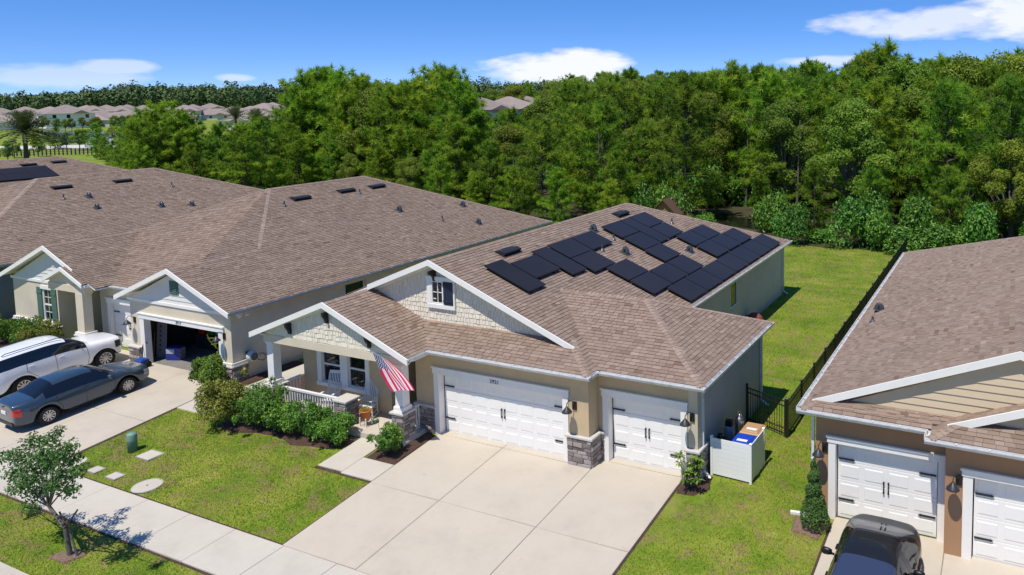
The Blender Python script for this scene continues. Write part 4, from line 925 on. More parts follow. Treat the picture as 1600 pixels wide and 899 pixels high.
def wheel_set(root, pos, r, w, spokes=10):
    ty = B(); ty.lathe([(r*.62, -w/2), (r*.9, -w/2), (r, -w*.32), (r, w*.32), (r*.9, w/2), (r*.62, w/2)], 28, ax='x'); tm = ty.mesh('tyre', True); tm.materials.append(MT['tyre'])
    rm = B(); rm.lathe([(r*.64, -w*.48), (r*.66, w*.48), (r*.60, w*.46), (r*.58, w*.1), (.0, w*.1)], 28, ax='x')
    rmm = rm.mesh('rim', True); rmm.materials.append(MT['car_black'])
    sp = B()
    for i in range(spokes):
        t = 2*math.pi*i/spokes; dt = .11
        for rr0, rr1 in ((r*.12, r*.62),):
            V = []
            for rr, wd in ((rr0, .35), (rr1, .13)):
                for s in (-1, 1):
                    for x in (w*.30, w*.44): V.append((x, rr*math.cos(t+s*wd), rr*math.sin(t+s*wd)))
            sp.add(V, [(1, 3, 7, 5), (0, 4, 6, 2), (0, 1, 5, 4), (2, 6, 7, 3), (0, 2, 3, 1), (4, 5, 7, 6)])
    sp.lathe([(0, w*.45), (r*.16, w*.44), (r*.17, w*.3)], 14, ax='x'); sp.lathe([(r*.57, w*.46), (r*.64, w*.49), (r*.66, w*.4)], 28, ax='x')
    spm = sp.mesh('spokes', False); spm.materials.append(MT['alloy'])
    for x, y in pos:
        M = Matrix.Translation((x, y, r)) @ (Matrix.Identity(4) if x > 0 else Matrix.Rotation(math.pi, 4, 'Z'))
        e = link('wheel', tm, None, root, M=M); link('rim', rmm, None, e); link('spokes', spm, None, e)

def car(name, label, loc, rz, spec, tilt=0.0):
    """lofted body: stations along y; each (y, zlow, zmid, zbelt, ztop, wlow, wmid, wbelt, wrail, zrail, wtop)"""
    root = thing(name, label, 'car', loc, rz=rz, local=True)
    if tilt: root.matrix_basis = Matrix.Translation(loc) @ Matrix.Rotation(rz, 4, 'Z') @ Matrix.Rotation(tilt, 4, 'X')
    st = spec['st']; half = []
    for (y, zl, zm, zb, zt, wl, wm, wb, wr, zr, wt) in st:
        half.append([(0, y, spec['floor']), (wl*.80, y, max(spec['floor'], zl-.02)), (wl, y, zl), (wm, y, zm), (wb, y, zb), (wr, y, zr), (wt, y, zt), (0, y, zt+spec.get('crown', .015))])
    n = 8; ring = 2*n-2; V = []; Fs = []; mi = []
    for h in half:
        V += h+[(-p[0], p[1], p[2]) for p in h[-2:0:-1]]
    parts = spec['parts']                                # name list; index 0 = body
    for i in range(len(half)-1):
        for j in range(ring):
            Fs.append((i*ring+j, i*ring+(j+1) % ring, (i+1)*ring+(j+1) % ring, (i+1)*ring+j)[::-1])
            seg = j if j < n-1 else ring-1-j
            mi.append(spec['assign'](i, seg, j < n-1))
    Fs.append(tuple(range(ring))); mi.append(0); Fs.append(tuple(range((len(half)-1)*ring, len(half)*ring))[::-1]); mi.append(0)
    me = bpy.data.meshes.new('tmp'); me.from_pydata(V, [], Fs); me.update()
    for _ in parts: me.materials.append(None)
    me.polygons.foreach_set('material_index', mi)
    o = bpy.data.objects.new('tmp', me); col.objects.link(o); md = o.modifiers.new('s', 'SUBSURF'); md.levels = 2; md.render_levels = 2
    dg = bpy.context.evaluated_depsgraph_get(); ev = bpy.data.meshes.new_from_object(o.evaluated_get(dg)); bpy.data.objects.remove(o, do_unlink=True)
    vs = [v.co.copy() for v in ev.vertices]; nr = [v.normal.copy() for v in ev.vertices]
    body = None
    for k, (pn, mt, push) in enumerate(parts):
        fs = [tuple(p.vertices) for p in ev.polygons if p.material_index == k]
        if not fs: continue
        used = sorted({i for f in fs for i in f}); mp = {a: b for b, a in enumerate(used)}
        sets = [fs] if pn not in ('side_window', 'tail_lamp', 'headlamp') else [[f for f in fs if sum(vs[i].x for i in f)*sg > 0] for sg in (-1, 1)]
        for fs in sets:
            if not fs: continue
            used = sorted({i for f in fs for i in f}); mp = {a: b for b, a in enumerate(used)}
            m2 = bpy.data.meshes.new(pn); m2.from_pydata([vs[i]+nr[i]*push for i in used], [], [tuple(mp[i] for i in f) for f in fs]); m2.update()
            m2.polygons.foreach_set('use_smooth', [True]*len(m2.polygons)); ob = link(pn, m2, mt, root)
    from mathutils.bvhtree import BVHTree
    bv = BVHTree.FromPolygons(vs, [tuple(p.vertices) for p in ev.polygons])
    def skin(y, z, sg):
        h = bv.ray_cast(Vector((sg*2, y, z)), Vector((-sg, 0, 0))); return h[0] if h[0] else None
    for sg in (-1, 1):
        for pts in spec.get('gaps', ()):                 # shut lines of doors, following the skin
            P = []
            for (ya, za), (yb, zb) in zip(pts, pts[1:]):
                for k in range(7): q = skin(ya+(yb-ya)*k/6, za+(zb-za)*k/6, sg); P += [q] if q else []
            if len(P) > 1: g_ = B(); g_.path(P, .007, 5); g_.build('shut_line', MT['car_black'], root)
        P = [skin(y, spec['sill'], sg) for y in np.linspace(spec['axles'][0]+.5, spec['axles'][1]-.5, 14)]; P = [p for p in P if p]
        if len(P) > 1: g_ = B(); g_.path(P, .035, 6); g_.build('sill_trim', MT['car_black'], root)
    r, w, tr = spec['wheel']
    wheel_set(root, [(s*tr, y) for s in (-1, 1) for y in spec['axles']], r, w, spec.get('spokes', 10))
    return root
def arch(st, axles, r, zs):
    """lift the sill points over the wheels"""
    out = []
    for s in st:
        s = list(s)
        for a in axles:
            d = abs(s[0]-a)
            if d < r: s[1] = max(s[1], .33+math.sqrt(max(0, r*r-d*d))); s[2] = max(s[2], s[1]+.04)
        out.append(tuple(s))
    return out
def std_stations(L, W, H, zl, belt, hood, cowl, wtop, rtop, deck, axles, roof_w, rr=None, tail=None, nose=.62):
    """y from rear (-L/2) to front (+L/2). cowl: y of windscreen base, wtop: y of windscreen top, rtop: y of roof rear, deck: y of rear-glass base"""
    hw = W/2; ys = set([-L/2, -L/2+.05, -L/2+.22, deck, rtop, wtop, cowl, L/2-.3, L/2-.08, L/2, (rtop+wtop)/2, (deck-L/2+.22)/2 if deck > -L/2+.5 else deck+.001, (cowl+L/2-.3)/2])
    for a in axles: ys |= {a-.46, a-.37, a-.2, a, a+.2, a+.37, a+.46}
    ys |= {(rtop+wtop)/2-.09, (rtop+wtop)/2+.09}
    ys = sorted(ys); cl = []
    for y in ys:
        if not cl or y-cl[-1] > .035: cl.append(y)
    st = []
    for y in cl:
        t = (y+L/2)/L
        round_ = 1-.16*max(0, (abs(y)-(L/2-.5))/.5)**2-.05*max(0, (abs(y)-L*.3)/(L*.2))**2
        w = hw*round_
        zb = belt-.03*max(0, y)/(L/2)
        if y >= cowl: u = (y-cowl)/(L/2-cowl); top = hood[0]+(hood[1]-hood[0])*u**1.6; zr_ = top-.015; wr = w*.80; wt = w*.5; zb_ = top-.09
        elif y >= wtop: u = (y-wtop)/(cowl-wtop); top = H+(hood[0]-H)*u**1.25; zr_ = top-.05; wr = roof_w+(w*.84-roof_w)*u; wt = wr*.75; zb_ = zb
        elif y >= rtop: top = H-.03*abs((y-(wtop+rtop)/2)/((wtop-rtop)/2))**2; zr_ = top-.06; wr = roof_w; wt = roof_w*.72; zb_ = zb
        elif y >= deck: u = (rtop-y)/(rtop-deck); top = H-.03+(tail[0]-H+.03)*u**1.2; zr_ = top-.05; wr = roof_w+(w*.84-roof_w)*u; wt = wr*.75; zb_ = zb
        else: u = (deck-y)/(deck+L/2); top = tail[0]+(tail[1]-tail[0])*u; zr_ = top-.012; wr = w*.82; wt = w*.5; zb_ = min(zb, top-.07)
        if abs(y) > L/2-.06: zb_ = min(zb_, top-.12); 
        low = zl+(.1 if abs(y) > L/2-.1 else 0)
        st.append((y, low, (low+zb_)/2+.02, zb_, top, w*.955, w, w*.965, wr, max(zr_, zb_+.02), wt))
    return arch(st, axles, .405, zl), cl

def car_assign(cl, L, cowl, wtop, rtop, deck, glass_roof=False, suv=False, bp=.10):
    mid = (rtop+wtop)/2
    def f(i, seg, right):
        a, b = cl[i], cl[i+1]; m = (a+b)/2
        if seg in (0, 1): return 2
        if seg == 4:                                     # side glass between belt and rail
            hi = cowl-.30; lo = deck+.36 if not suv else deck+.10
            if lo < m < hi and not (mid-bp < m < mid+bp): return 1
        if seg in (5, 6):
            if wtop < m < cowl: return 3
            if deck < m < rtop: return 4
            if glass_roof and rtop < m < wtop: return 4
        if seg == 3 and m < -L/2+.24: return 5
        if seg in (3,) and m > L/2-.32 : return 6
        return 0
    return f
def small(root, fn, name, mat, parent=None, **k):
    b = B(); fn(b); return b.build(name, MT[mat] if isinstance(mat, str) else mat, parent or root, **k)

# dark blue-grey saloon
L_, W_ = 4.62, 1.78
ax = (-1.33, 1.37)
st, cl = std_stations(L_, W_, 1.455, .23, .95, (1.01, .74), 1.08, .30, -.95, -1.62, ax, .57, tail=(1.12, 1.07))
pm = car_paint('saloon_paint', (.030, .056, .088), .28, .2)
saloon = car('saloon_car', 'dark blue-grey four-door saloon parked beside the white car', (-15.02, -3.42, gz(-3.42)+.045), rad(-4.0),
    dict(sill=.27, gaps=[[(.92, .95), (.95, .6), (.86, .3)], [(-.06, .98), (-.06, .3)], [(-.98, .98), (-1.0, .72), (-.86, .5), (-.84, .32)]], st=st, floor=.2, axles=ax, wheel=(.325, .215, .775), parts=[('body', pm, 0), ('side_window', MT['car_glass'], .002), ('underbody', MT['car_black'], 0), ('windscreen', MT['car_glass'], .002), ('rear_window', MT['car_glass'], .002), ('tail_lamp', MT['red_lens'], .004), ('headlamp', MT['clear_lens'], .004)],
         assign=car_assign(cl, L_, 1.08, .30, -.95, -1.62, bp=-1)), tilt=math.atan(.078))
def car_bits(root, L, W, paint, mirror_y, mirror_z, handles, plate=True, tail_z=.8, rails=None, H=1.7, mirror='paint'):
    for s in (-1, 1):
        small(root, lambda b: b.lathe([(0, -.13), (.06, -.12), (.085, -.05), (.09, .05), (.06, .11), (.0, .125)], 14, (0, 0, 0), 'x').xf(Matrix.Translation((s*(W/2+.10), mirror_y, mirror_z)) @ Matrix.Diagonal((1, .75, 1, 1))), 'wing_mirror', paint if mirror == 'paint' else MT['car_black'], smooth=True)
        small(root, lambda b: b.box(s*(W/2-.08), mirror_y-.02, mirror_z-.05, s*(W/2+.05), mirror_y+.03, mirror_z-.02), 'mirror_stalk', 'car_black')
        for hy, hz in handles: small(root, lambda b: b.bbox(s*(W/2-.07) if s > 0 else -(W/2-.02), hy-.09, hz-.015, (W/2-.02) if s > 0 else -(W/2-.07), hy+.09, hz+.015, .006, 'x+' if s > 0 else 'x-'), 'door_handle', paint)
        if rails: small(root, lambda b: b.path([(s*rails[0], rails[1], rails[3]-.02), (s*rails[0], rails[1]+.12, rails[3]+.03), (s*rails[0], rails[2]-.12, rails[3]+.03), (s*rails[0], rails[2], rails[3]-.02)], .017, 8), 'roof_rail', 'car_black')
    if plate:
        small(root, lambda b: b.box(-.17, -L/2-.012, tail_z-.06, .17, -L/2+.03, tail_z+.06), 'licence_plate', 'white_paint')
car_bits(saloon, L_, W_, pm, .72, .98, ((.0, .80), (-.95, .82)), tail_z=.74)
small(saloon, lambda b: b.path([(.02, -L_/2-.01, .93), (.0, -L_/2-.02, .97), (-.02, -L_/2-.01, .93)], .03, 8), 'badge', 'chrome')
small(saloon, lambda b: b.box(-.52, -L_/2-.006, .28, .52, -L_/2+.05, .40), 'bumper_insert', 'car_black')

# white SUV
L_, W_ = 4.95, 1.96; ax = (-1.30, 1.68)
st, cl = std_stations(L_, W_, 1.80, .28, 1.22, (1.25, 1.10), 1.16, .46, -1.95, -2.32, ax, .74, tail=(1.26, 1.1))
st = arch(st, ax, .50, .28)
pw = car_paint('white_paint_car', (.82, .83, .84), .35)
suv = car('suv_car', 'white SUV with roof rails parked nearest the green shuttered window', (-18.85, -2.45, gz(-2.45)+.045), rad(-2.5),
    dict(sill=.36, gaps=[[(1.05, 1.22), (1.07, .7), (1.0, .4)], [(-.1, 1.24), (-.1, .4)], [(-1.1, 1.24), (-1.12, .95), (-.78, .6), (-.76, .4)]], st=st, floor=.22, axles=ax, wheel=(.40, .25, .84), parts=[('body', pw, 0), ('side_window', MT['car_glass'], .002), ('underbody', MT['car_black'], 0), ('windscreen', MT['car_glass'], .002), ('rear_window', MT['car_glass'], .002), ('tail_lamp', MT['red_lens'], .004), ('headlamp', MT['car_black'], .004)],
         assign=car_assign(cl, L_, 1.16, .46, -1.95, -2.32, suv=True, bp=-1)), tilt=math.atan(.07))
car_bits(suv, L_, W_, pw, .82, 1.30, ((.1, 1.10), (-.95, 1.12)), rails=(.64, -1.75, .30, 1.79), mirror='black')

# black car in front of the brown house, nose to the street
L_, W_ = 4.72, 1.84; ax = (-1.42, 1.42)
st, cl = std_stations(L_, W_, 1.50, .22, .95, (1.0, .72), 1.42, -.22, -.95, -1.9, ax, .57, tail=(1.08, .98))
pk = mk('black_paint_car', [(.012, .013, .015)], rough=.3, spec=.35, coat=.25)
blk = car('crossover_car', 'black crossover with a long windscreen in front of the brown garage', (14.70, -3.42, gz(-3.42)+.045), rad(180-1.5),
    dict(sill=.28, gaps=[[(.8, .95), (.82, .35)], [(-.3, .98), (-.3, .35)], [(-1.1, .98), (-1.1, .7), (-.92, .4)]], st=st, floor=.2, axles=ax, wheel=(.35, .235, .82), parts=[('body', pk, 0), ('side_window', MT['car_glass'], .002), ('underbody', MT['car_black'], 0), ('windscreen', MT['windscreen'], .003), ('rear_window', MT['car_glass'], .002), ('tail_lamp', MT['red_lens'], .004), ('headlamp', MT['clear_lens'], .004)],
         assign=car_assign(cl, L_, 1.42, -.22, -.95, -1.9)), tilt=-math.atan(.078))
car_bits(blk, L_, W_, pk, -.5, 1.04, ((.1, .9), (-.9, .92)), mirror='black')

# ------------------------------------------------------------------ porch furniture, flag
def rocking_chair(loc, rz, label):
    t = thing('rocking_chair', label, 'rocking chair', loc, 'white rocking chairs on the porch', rz, local=True)
    # faces -y; seat 0.42 high
    for s in (-1, 1):
        x = s*.26
        b = B(); pts = [(x, -.42+.84*i/10, .02+.13*((i-5)/5)**2) for i in range(11)]
        for a, c in zip(pts, pts[1:]): b.prism([(a[0]-.018, a[1], a[2]), (a[0]+.018, a[1], a[2]), (c[0]+.018, c[1], c[2]), (c[0]-.018, c[1], c[2])], (0, 0, .045))
        b.build('rocker', MT['white_paint'], t)
        for y, h in ((-.22, .66), (.2, .46)):
            b = B(); b.tube((x, y, .06), (x, y, h), .02, .018, 8); b.build('leg', MT['white_paint'], t)
        b = B(); b.prism([(x-.045, -.3, .655), (x+.045, -.3, .655), (x+.03, .26, .63), (x-.03, .26, .63)], (0, 0, .025)); b.build('arm', MT['white_paint'], t)
        b = B(); b.tube((x*.92, .2, .40), (x*.98, .47, 1.22), .02, .016, 8); b.build('back_post', MT['white_paint'], t)
        b = B(); b.tube((x, -.22, .2), (x, .2, .2), .012, .012, 6); b.build('stretcher', MT['white_paint'], t)
    for y in (-.22, .2):
        b = B(); b.tube((-.26, y, .26), (.26, y, .26), .012, .012, 6); b.build('stretcher', MT['white_paint'], t)
    s_ = B()
    for i in range(6): s_.box(-.27, -.25+i*.08, .42-.006*i, .27, -.25+i*.08+.07, .442-.006*i)
    s_.build('seat', MT['white_paint'], t)
    q = B(); q.prism([(-.015, 0, 0), (.015, 0, 0), (.015, .012, 0), (-.015, .012, 0)], (0, .27, .80)); me = q.mesh('back_slat'); me.materials.append(MT['white_paint'])
    for i in range(7): link('back_slat', me, None, t, M=Matrix.Translation((-.195+i*.065, .195, .44)))
    for h, hh in ((.44, .05), (1.2, .1)):
        b = B(); y = .2+(h-.40)*.33; b.prism([(-.25, y-.01, h), (.25, y-.01, h), (.25, y+.015, h), (-.25, y+.015, h)], (0, .03*hh/.1, hh)); b.build('back_rail', MT['white_paint'], t)
    return t
rocking_chair((-4.95, -.42, .115), rad(18), 'white wooden rocking chair under the middle of the porch windows')
rocking_chair((-3.2, -.35, .115), rad(20), 'white wooden rocking chair right behind the stone pier and orange pot')

t = thing('flower_pot', 'orange clay pot with yellow-green plants on a small stand by the porch step', 'flower pot', (-2.72, -.92, .115))
b = B(); b.lathe([(0, .2), (.13, .2), (.19, .5), (.205, .5), (.205, .55), (.18, .55), (.17, .5), (0, .48)], 20, (-2.72, -.92, .115)); b.build('pot', MT['terracotta'], t, True)
for k in range(4):
    a = math.pi/4+k*math.pi/2; b = B(); b.box(-2.72+.19*math.cos(a)-.018, -.92+.19*math.sin(a)-.018, .115, -2.72+.19*math.cos(a)+.018, -.92+.19*math.sin(a)+.018, .42); b.build('stand_leg', MT['white_paint'], t)
b = B(); b.box(-2.9, -.94, .27, -2.54, -.90, .30); b.box(-2.74, -1.10, .27, -2.70, -.74, .30); b.build('stand_bar', MT['white_paint'], t)

MT['flag_cloth'] = None
def flag_material():
    m = bpy.data.materials.new('flag_cloth'); m.use_nodes = True; nt = m.node_tree; N = nt.nodes; L = nt.links; bs = N['Principled BSDF']; bs.inputs['Roughness'].default_value = .8
    uv = N.new('ShaderNodeUVMap'); uv.uv_map = 'UVMap'; sp = N.new('ShaderNodeSeparateXYZ'); L.new(uv.outputs[0], sp.inputs[0])
    def mth(op, a, b=0):
        n = N.new('ShaderNodeMath'); n.operation = op
        for i, x in enumerate((a, b)):
            if isinstance(x, (int, float)): n.inputs[i].default_value = x
            else: L.new(x, n.inputs[i])
        return n.outputs[0]
    U, V = sp.outputs[0], sp.outputs[1]                 # U: hoist 0 -> fly 1, V: bottom 0 -> top 1
    stripe = mth('LESS_THAN', mth('FRACT', mth('MULTIPLY', V, 6.5)), .5)          # red at the bottom and top
    canton = mth('MULTIPLY', mth('LESS_THAN', U, .4), mth('GREATER_THAN', V, 6/13))
    cu = mth('DIVIDE', U, .4); cv = mth('DIVIDE', mth('SUBTRACT', V, 6/13), 7/13)
    def grid(nu, nv, ou, ov):
        a = mth('SUBTRACT', mth('FRACT', mth('ADD', mth('MULTIPLY', cu, nu), ou)), .5); b = mth('SUBTRACT', mth('FRACT', mth('ADD', mth('MULTIPLY', cv, nv), ov)), .5)
        return mth('LESS_THAN', mth('ADD', mth('MULTIPLY', a, a), mth('MULTIPLY', b, b)), .05)
    star = mth('MAXIMUM', grid(6, 5, 0, 0), grid(6, 5, .5, .5))
    def mix(f, a, b):
        n = N.new('ShaderNodeMix'); n.data_type = 'RGBA'; L.new(f, n.inputs[0])
        for i, x in ((6, a), (7, b)):
            if isinstance(x, tuple): n.inputs[i].default_value = (*x, 1)
            else: L.new(x, n.inputs[i])
        return n.outputs[2]
    c = mix(canton, mix(stripe, (.78, .74, .76), (.66, .014, .10)), mix(star, (.045, .05, .20), (.72, .72, .75)))
    L.new(c, bs.inputs['Base Color'])
    tr = N.new('ShaderNodeBsdfTranslucent'); L.new(c, tr.inputs[0]); mx = N.new('ShaderNodeMixShader'); mx.inputs[0].default_value = .3
    L.new(bs.outputs[0], mx.inputs[1]); L.new(tr.outputs[0], mx.inputs[2]); L.new(mx.outputs[0], N['Material Output'].inputs[0])
    return m
fl = thing('flag', 'United States flag hanging on a slanted pole from the porch beam', 'flag', (-1.2, -1.33, 2.75))
Ht, Hb, Ft, Fb = Vector((-1.14, -2.0, 3.27)), Vector((-1.05, -1.42, 2.80)), Vector((-.39, -1.9, 2.08)), Vector((.16, -1.55, 2.05))
nu, nv = 36, 22; V = []; UV = []; Fs = []
for j in range(nv+1):
    for i in range(nu+1):
        u, v = i/nu, j/nv
        a = Hb.lerp(Ht, v); e = Fb.lerp(Ft, v)
        p = a.lerp(e, u); sag = math.sin(math.pi*u)
        p += Vector((-.16*sag*(1-v)*0+.10*sag*(.5-v), .05*math.sin(v*9+u*3)*u+.03*math.sin(v*17)*u, .14*sag*(.55-v)*.8))
        p += Vector((.035, -.05, 0))*math.sin(v*12.5+u*2.0)*min(1, u*2.2)
        V.append(tuple(p)); UV.append((u, v))
for j in range(nv):
    for i in range(nu): Fs.append((j*(nu+1)+i, j*(nu+1)+i+1, (j+1)*(nu+1)+i+1, (j+1)*(nu+1)+i))
me = bpy.data.meshes.new('cloth'); me.from_pydata(V, [], Fs); me.update(); uvl = me.uv_layers.new(name='UVMap')
for lp in me.loops: uvl.data[lp.index].uv = UV[lp.vertex_index]
me.polygons.foreach_set('use_smooth', [True]*len(me.polygons)); link('cloth', me, flag_material(), fl)
d = (Ht-Hb).normalized(); b = B(); b.tube(Hb-d*.2, Ht+d*.12, .014, .012, 8); b.lathe([(0, .03), (.03, 0), (0, -.03)], 10, tuple(Ht+d*.14)); b.build('pole', MT['white_paint'], fl)
b = B(); b.box(-1.2, -1.34, 2.7, -1.12, -1.30, 2.82); b.build('pole_bracket', MT['black_metal'], fl)

# ------------------------------------------------------------------ bin enclosure, bins, fence
en = thing('bin_screen', 'white vinyl bin enclosure beside the single garage corner', 'enclosure', (10.0, 1.2, 0))
def vin_panel(p0, p1, z0, z1):
    p0 = Vector((*p0, 0)); p1 = Vector((*p1, 0)); d = (p1-p0).normalized(); h = Vector((-d.y, d.x, 0)); n = 8; dz = (z1-z0)/n
    for i in range(n):
        b = B(); a, c = z0+i*dz+.002, z0+(i+1)*dz-.002
        b.prism([p0-h*.012+Vector((0, 0, a)), p1-h*.012+Vector((0, 0, a)), p1+h*.012+Vector((0, 0, a)), p0+h*.012+Vector((0, 0, a))], (0, 0, c-a)); b.build('plank', MT['vinyl'], en)
vin_panel((9.42, .87), (10.62, .80), .05, 1.17); vin_panel((10.64, .85), (10.66, 1.98), .05, 1.17)
for x, y in ((9.40, .87), (10.64, .80), (10.66, 2.0)):
    b = B(); b.box(x-.035, y-.035, 0, x+.035, y+.035, 1.2); b.bbox(x-.045, y-.045, 1.2, x+.045, y+.045, 1.24, .02, 'z+'); b.build('post', MT['vinyl'], en)
def bin_(x, y, body, lid, label, rz=0, tilt=0):
    t = thing('wheeled_bin', label, 'bin', (x, y, 0), 'wheeled bins in the enclosure', rz, local=True)
    b = B(); b.add([(-.22, -.26, .06), (.22, -.26, .06), (.22, .22, .06), (-.22, .22, .06), (-.29, -.36, .98), (.29, -.36, .98), (.29, .34, .98), (-.29, .34, .98)], [(0, 3, 2, 1), (4, 5, 6, 7), (0, 1, 5, 4), (1, 2, 6, 5), (2, 3, 7, 6), (3, 0, 4, 7)]); b.build('body', body, t)
    l = B(); l.bbox(-.32, -.42, .985, .32, .38, 1.06, .03, 'z+'); l.bbox(-.25, -.34, 1.06, .25, .3, 1.09, .02, 'z+'); ld = l.build('lid', lid, t)
    k = B(); k.box(-.16, -.22, 1.0905, .16, -.08, 1.093); k.build('label_sticker', MT['white_paint'], ld)
    h = B(); h.tube((-.24, .40, .95), (.24, .40, .95), .018, .018, 8); h.build('handle', MT['black_metal'], t)
    for s in (-1, 1):
        w = B(); w.lathe([(0, -.03), (.12, -.03), (.13, 0), (.12, .03), (0, .03)], 14, (s*.25, .24, .13), 'x'); w.build('wheel', MT['black_metal'], t)
bin_(10.24, 1.36, mk('bin_blue', [(.012, .045, .24)], rough=.5), mk('lid_blue', [(.010, .055, .42)], rough=.45), 'wheeled bin with a bright blue lid in the white enclosure')
bin_(10.26, 2.22, mk('bin_tan', [(.22, .12, .06)], rough=.5), mk('lid_tan', [(.44, .26, .125)], rough=.5), 'wheeled bin with a tan brown lid behind the blue one')
t = thing('gas_tank', 'grey water tank with black head standing against the side wall', 'tank', (9.5, 2.0, 0))
b = B(); b.lathe([(0, 0), (.17, 0), (.17, 1.0), (.14, 1.1), (0, 1.12)], 18, (9.55, 2.0, 0)); b.build('tank_body', mk('tank_grey', [(.20, .25, .28), (.26, .31, .34)], rough=.5), t, True)
b = B(); b.box(9.45, 1.9, 1.1, 9.66, 2.08, 1.28); b.build('valve_head', MT['car_black'], t)
t = thing('steel_canister', 'shiny steel canister standing behind the grey tank', 'canister', (9.75, 2.45, 0))
b = B(); b.lathe([(0, 0), (.15, 0), (.15, 1.1), (.12, 1.2), (.03, 1.25), (.03, 1.3), (0, 1.3)], 18, (9.72, 2.5, 0)); b.build('canister_body', mk('steel', [(.45, .43, .40)], rough=.25, metal=.9), t, True)
b = B(); b.path([(9.66, 2.5, 1.25), (9.68, 2.5, 1.4), (9.76, 2.5, 1.4), (9.78, 2.5, 1.25)], .01, 6); b.build('carry_handle', MT['chrome'], t)
t = thing('hand_pump', 'small black pump fitting at the house end of the white enclosure', 'pump', (9.5, 1.15, 0)); b = B(); b.box(9.4, 1.0, 0, 9.7, 1.4, 1.02); b.build('housing', MT['car_black'], t); b = B(); b.path([(9.5, 1.2, 1.02), (9.5, 1.2, 1.16), (9.62, 1.2, 1.16)], .03, 8); b.build('spout', MT['car_black'], t)

def fence(name, label, p0, p1, pitch=.105, h=1.24, lim=300, gate=False):
    p0 = Vector((*p0, 0)); p1 = Vector((*p1, 0)); d = p1-p0; L = d.length; d.normalize(); hh = Vector((-d.y, d.x, 0))
    t = thing(name, label, 'gate' if gate else 'fence', tuple(p0))
    for z in (h-.03, h-.2, .1):
        b = B(); b.prism([p0-hh*.014+Vector((0, 0, z)), p1-hh*.014+Vector((0, 0, z)), p1+hh*.014+Vector((0, 0, z)), p0+hh*.014+Vector((0, 0, z))], (0, 0, .03)); b.build('rail', MT['black_metal'], t)
    q = B(); q.box(-.009, -.009, .04, .009, .009, h); me = q.mesh('picket'); me.materials.append(MT['black_metal']); n = int(L/pitch); rest = B()
    for i in range(n):
        c = p0+d*(L*(i+.5)/n)
        if i < lim: link('picket', me, None, t, M=Matrix.Translation(c))
        else: rest.box(c.x-.009, c.y-.009, .04, c.x+.009, c.y+.009, h)
    if n > lim: rest.build('far_pickets', MT['black_metal'], t, kind='stuff')
    m = max(1, round(L/1.9))
    q = B(); q.box(-.03, -.03, -.1, .03, .03, h+.08); q.bbox(-.04, -.04, h+.08, .04, .04, h+.12, .02, 'z+'); pm_ = q.mesh('post'); pm_.materials.append(MT['black_metal'])
    for i in range(m+1): link('post', pm_, None, t, M=Matrix.Translation(p0+d*(L*i/m)))
    return t
fence('picket_fence', 'long black metal picket fence running back between the two lawns', (10.8, 4.2), (10.8, 36.0))
fence('picket_gate', 'black metal picket gate between the side wall and the long fence', (9.18, 4.9), (10.74, 4.22), gate=True)
# ------------------------------------------------------------------ utilities on the front lawn
t = thing('utility_pedestal', 'green cylindrical utility pedestal standing on the front lawn', 'pedestal', (-9.3, -4.85, gz(-4.85)))
b = B(); b.lathe([(0, -.05), (.15, -.05), (.15, .46)], 20, (-9.3, -4.85, gz(-4.85))); b.build('base_tube', MT['util_green'], t, True)
b = B(); b.lathe([(.155, .38), (.158, .58), (.14, .63), (.0, .645)], 20, (-9.3, -4.85, gz(-4.85))); b.build('cap', mk('util_cap', [(.16, .29, .22)], rough=.5), t, True)
def cover_round(x, y, r, label):
    z = gz(y); t = thing('manhole_cover', label, 'cover', (x, y, z)); b = B(); b.lathe([(0, .03), (r*.93, .03), (r*.95, .025)], 32, (x, y, z)); b.build('lid', MT['concrete_walk'], t)
    b = B(); b.lathe([(r*.96, .0), (r*.96, .034), (r, .034), (r*1.02, .0)], 32, (x, y, z)); b.build('rim', MT['stone_cap'], t); b = B(); b.lathe([(0, .034), (.03, .034), (.03, .02)], 10, (x, y, z)); b.build('pick_hole', MT['black_metal'], t)
    return t
cover_round(-6.62, -6.02, .42, 'large round concrete cover in the grass next to the sidewalk')
cover_round(-10.5, -6.1, .42, 'round concrete cover at the corner of the neighbouring driveway')
def cover_square(x, y, w, d, label):
    z = gz(y); t = thing('meter_cover', label, 'cover', (x, y, z)); b = B(); b.bbox(x-w/2, y-d/2, z-.03, x+w/2, y+d/2, z+.04, .015, 'z+'); b.build('lid', MT['concrete_walk'], t)
    e = .04; b = B(); b.box(x-w/2-e, y-d/2-e, z-.03, x-w/2-.005, y+d/2+e, z+.025); b.box(x+w/2+.005, y-d/2-e, z-.03, x+w/2+e, y+d/2+e, z+.025); b.box(x-w/2, y-d/2-e, z-.03, x+w/2, y-d/2-.005, z+.025); b.box(x-w/2, y+d/2+.005, z-.03, x+w/2, y+d/2+e, z+.025); b.build('box_rim', MT['stone'], t)
cover_square(-8.42, -4.82, .62, .5, 'square concrete box cover just right of the green pedestal'); cover_square(-8.2, -6.05, .44, .3, 'small white meter cover nearer the large round cover'); cover_square(-9.22, -6.05, .38, .3, 'small white meter cover between its twin and the driveway')

# splash block and white pipe at the brown house
b = B(); b.prism([(12.1, -.2, .0), (12.6, -.14, .0), (12.62, -.24, .0), (12.12, -.3, .0)], (0, 0, .07)); b.build('drain_pipe_end', MT['white_paint'], label='white drain pipe end lying in the grass by the topiary', cat='pipe')
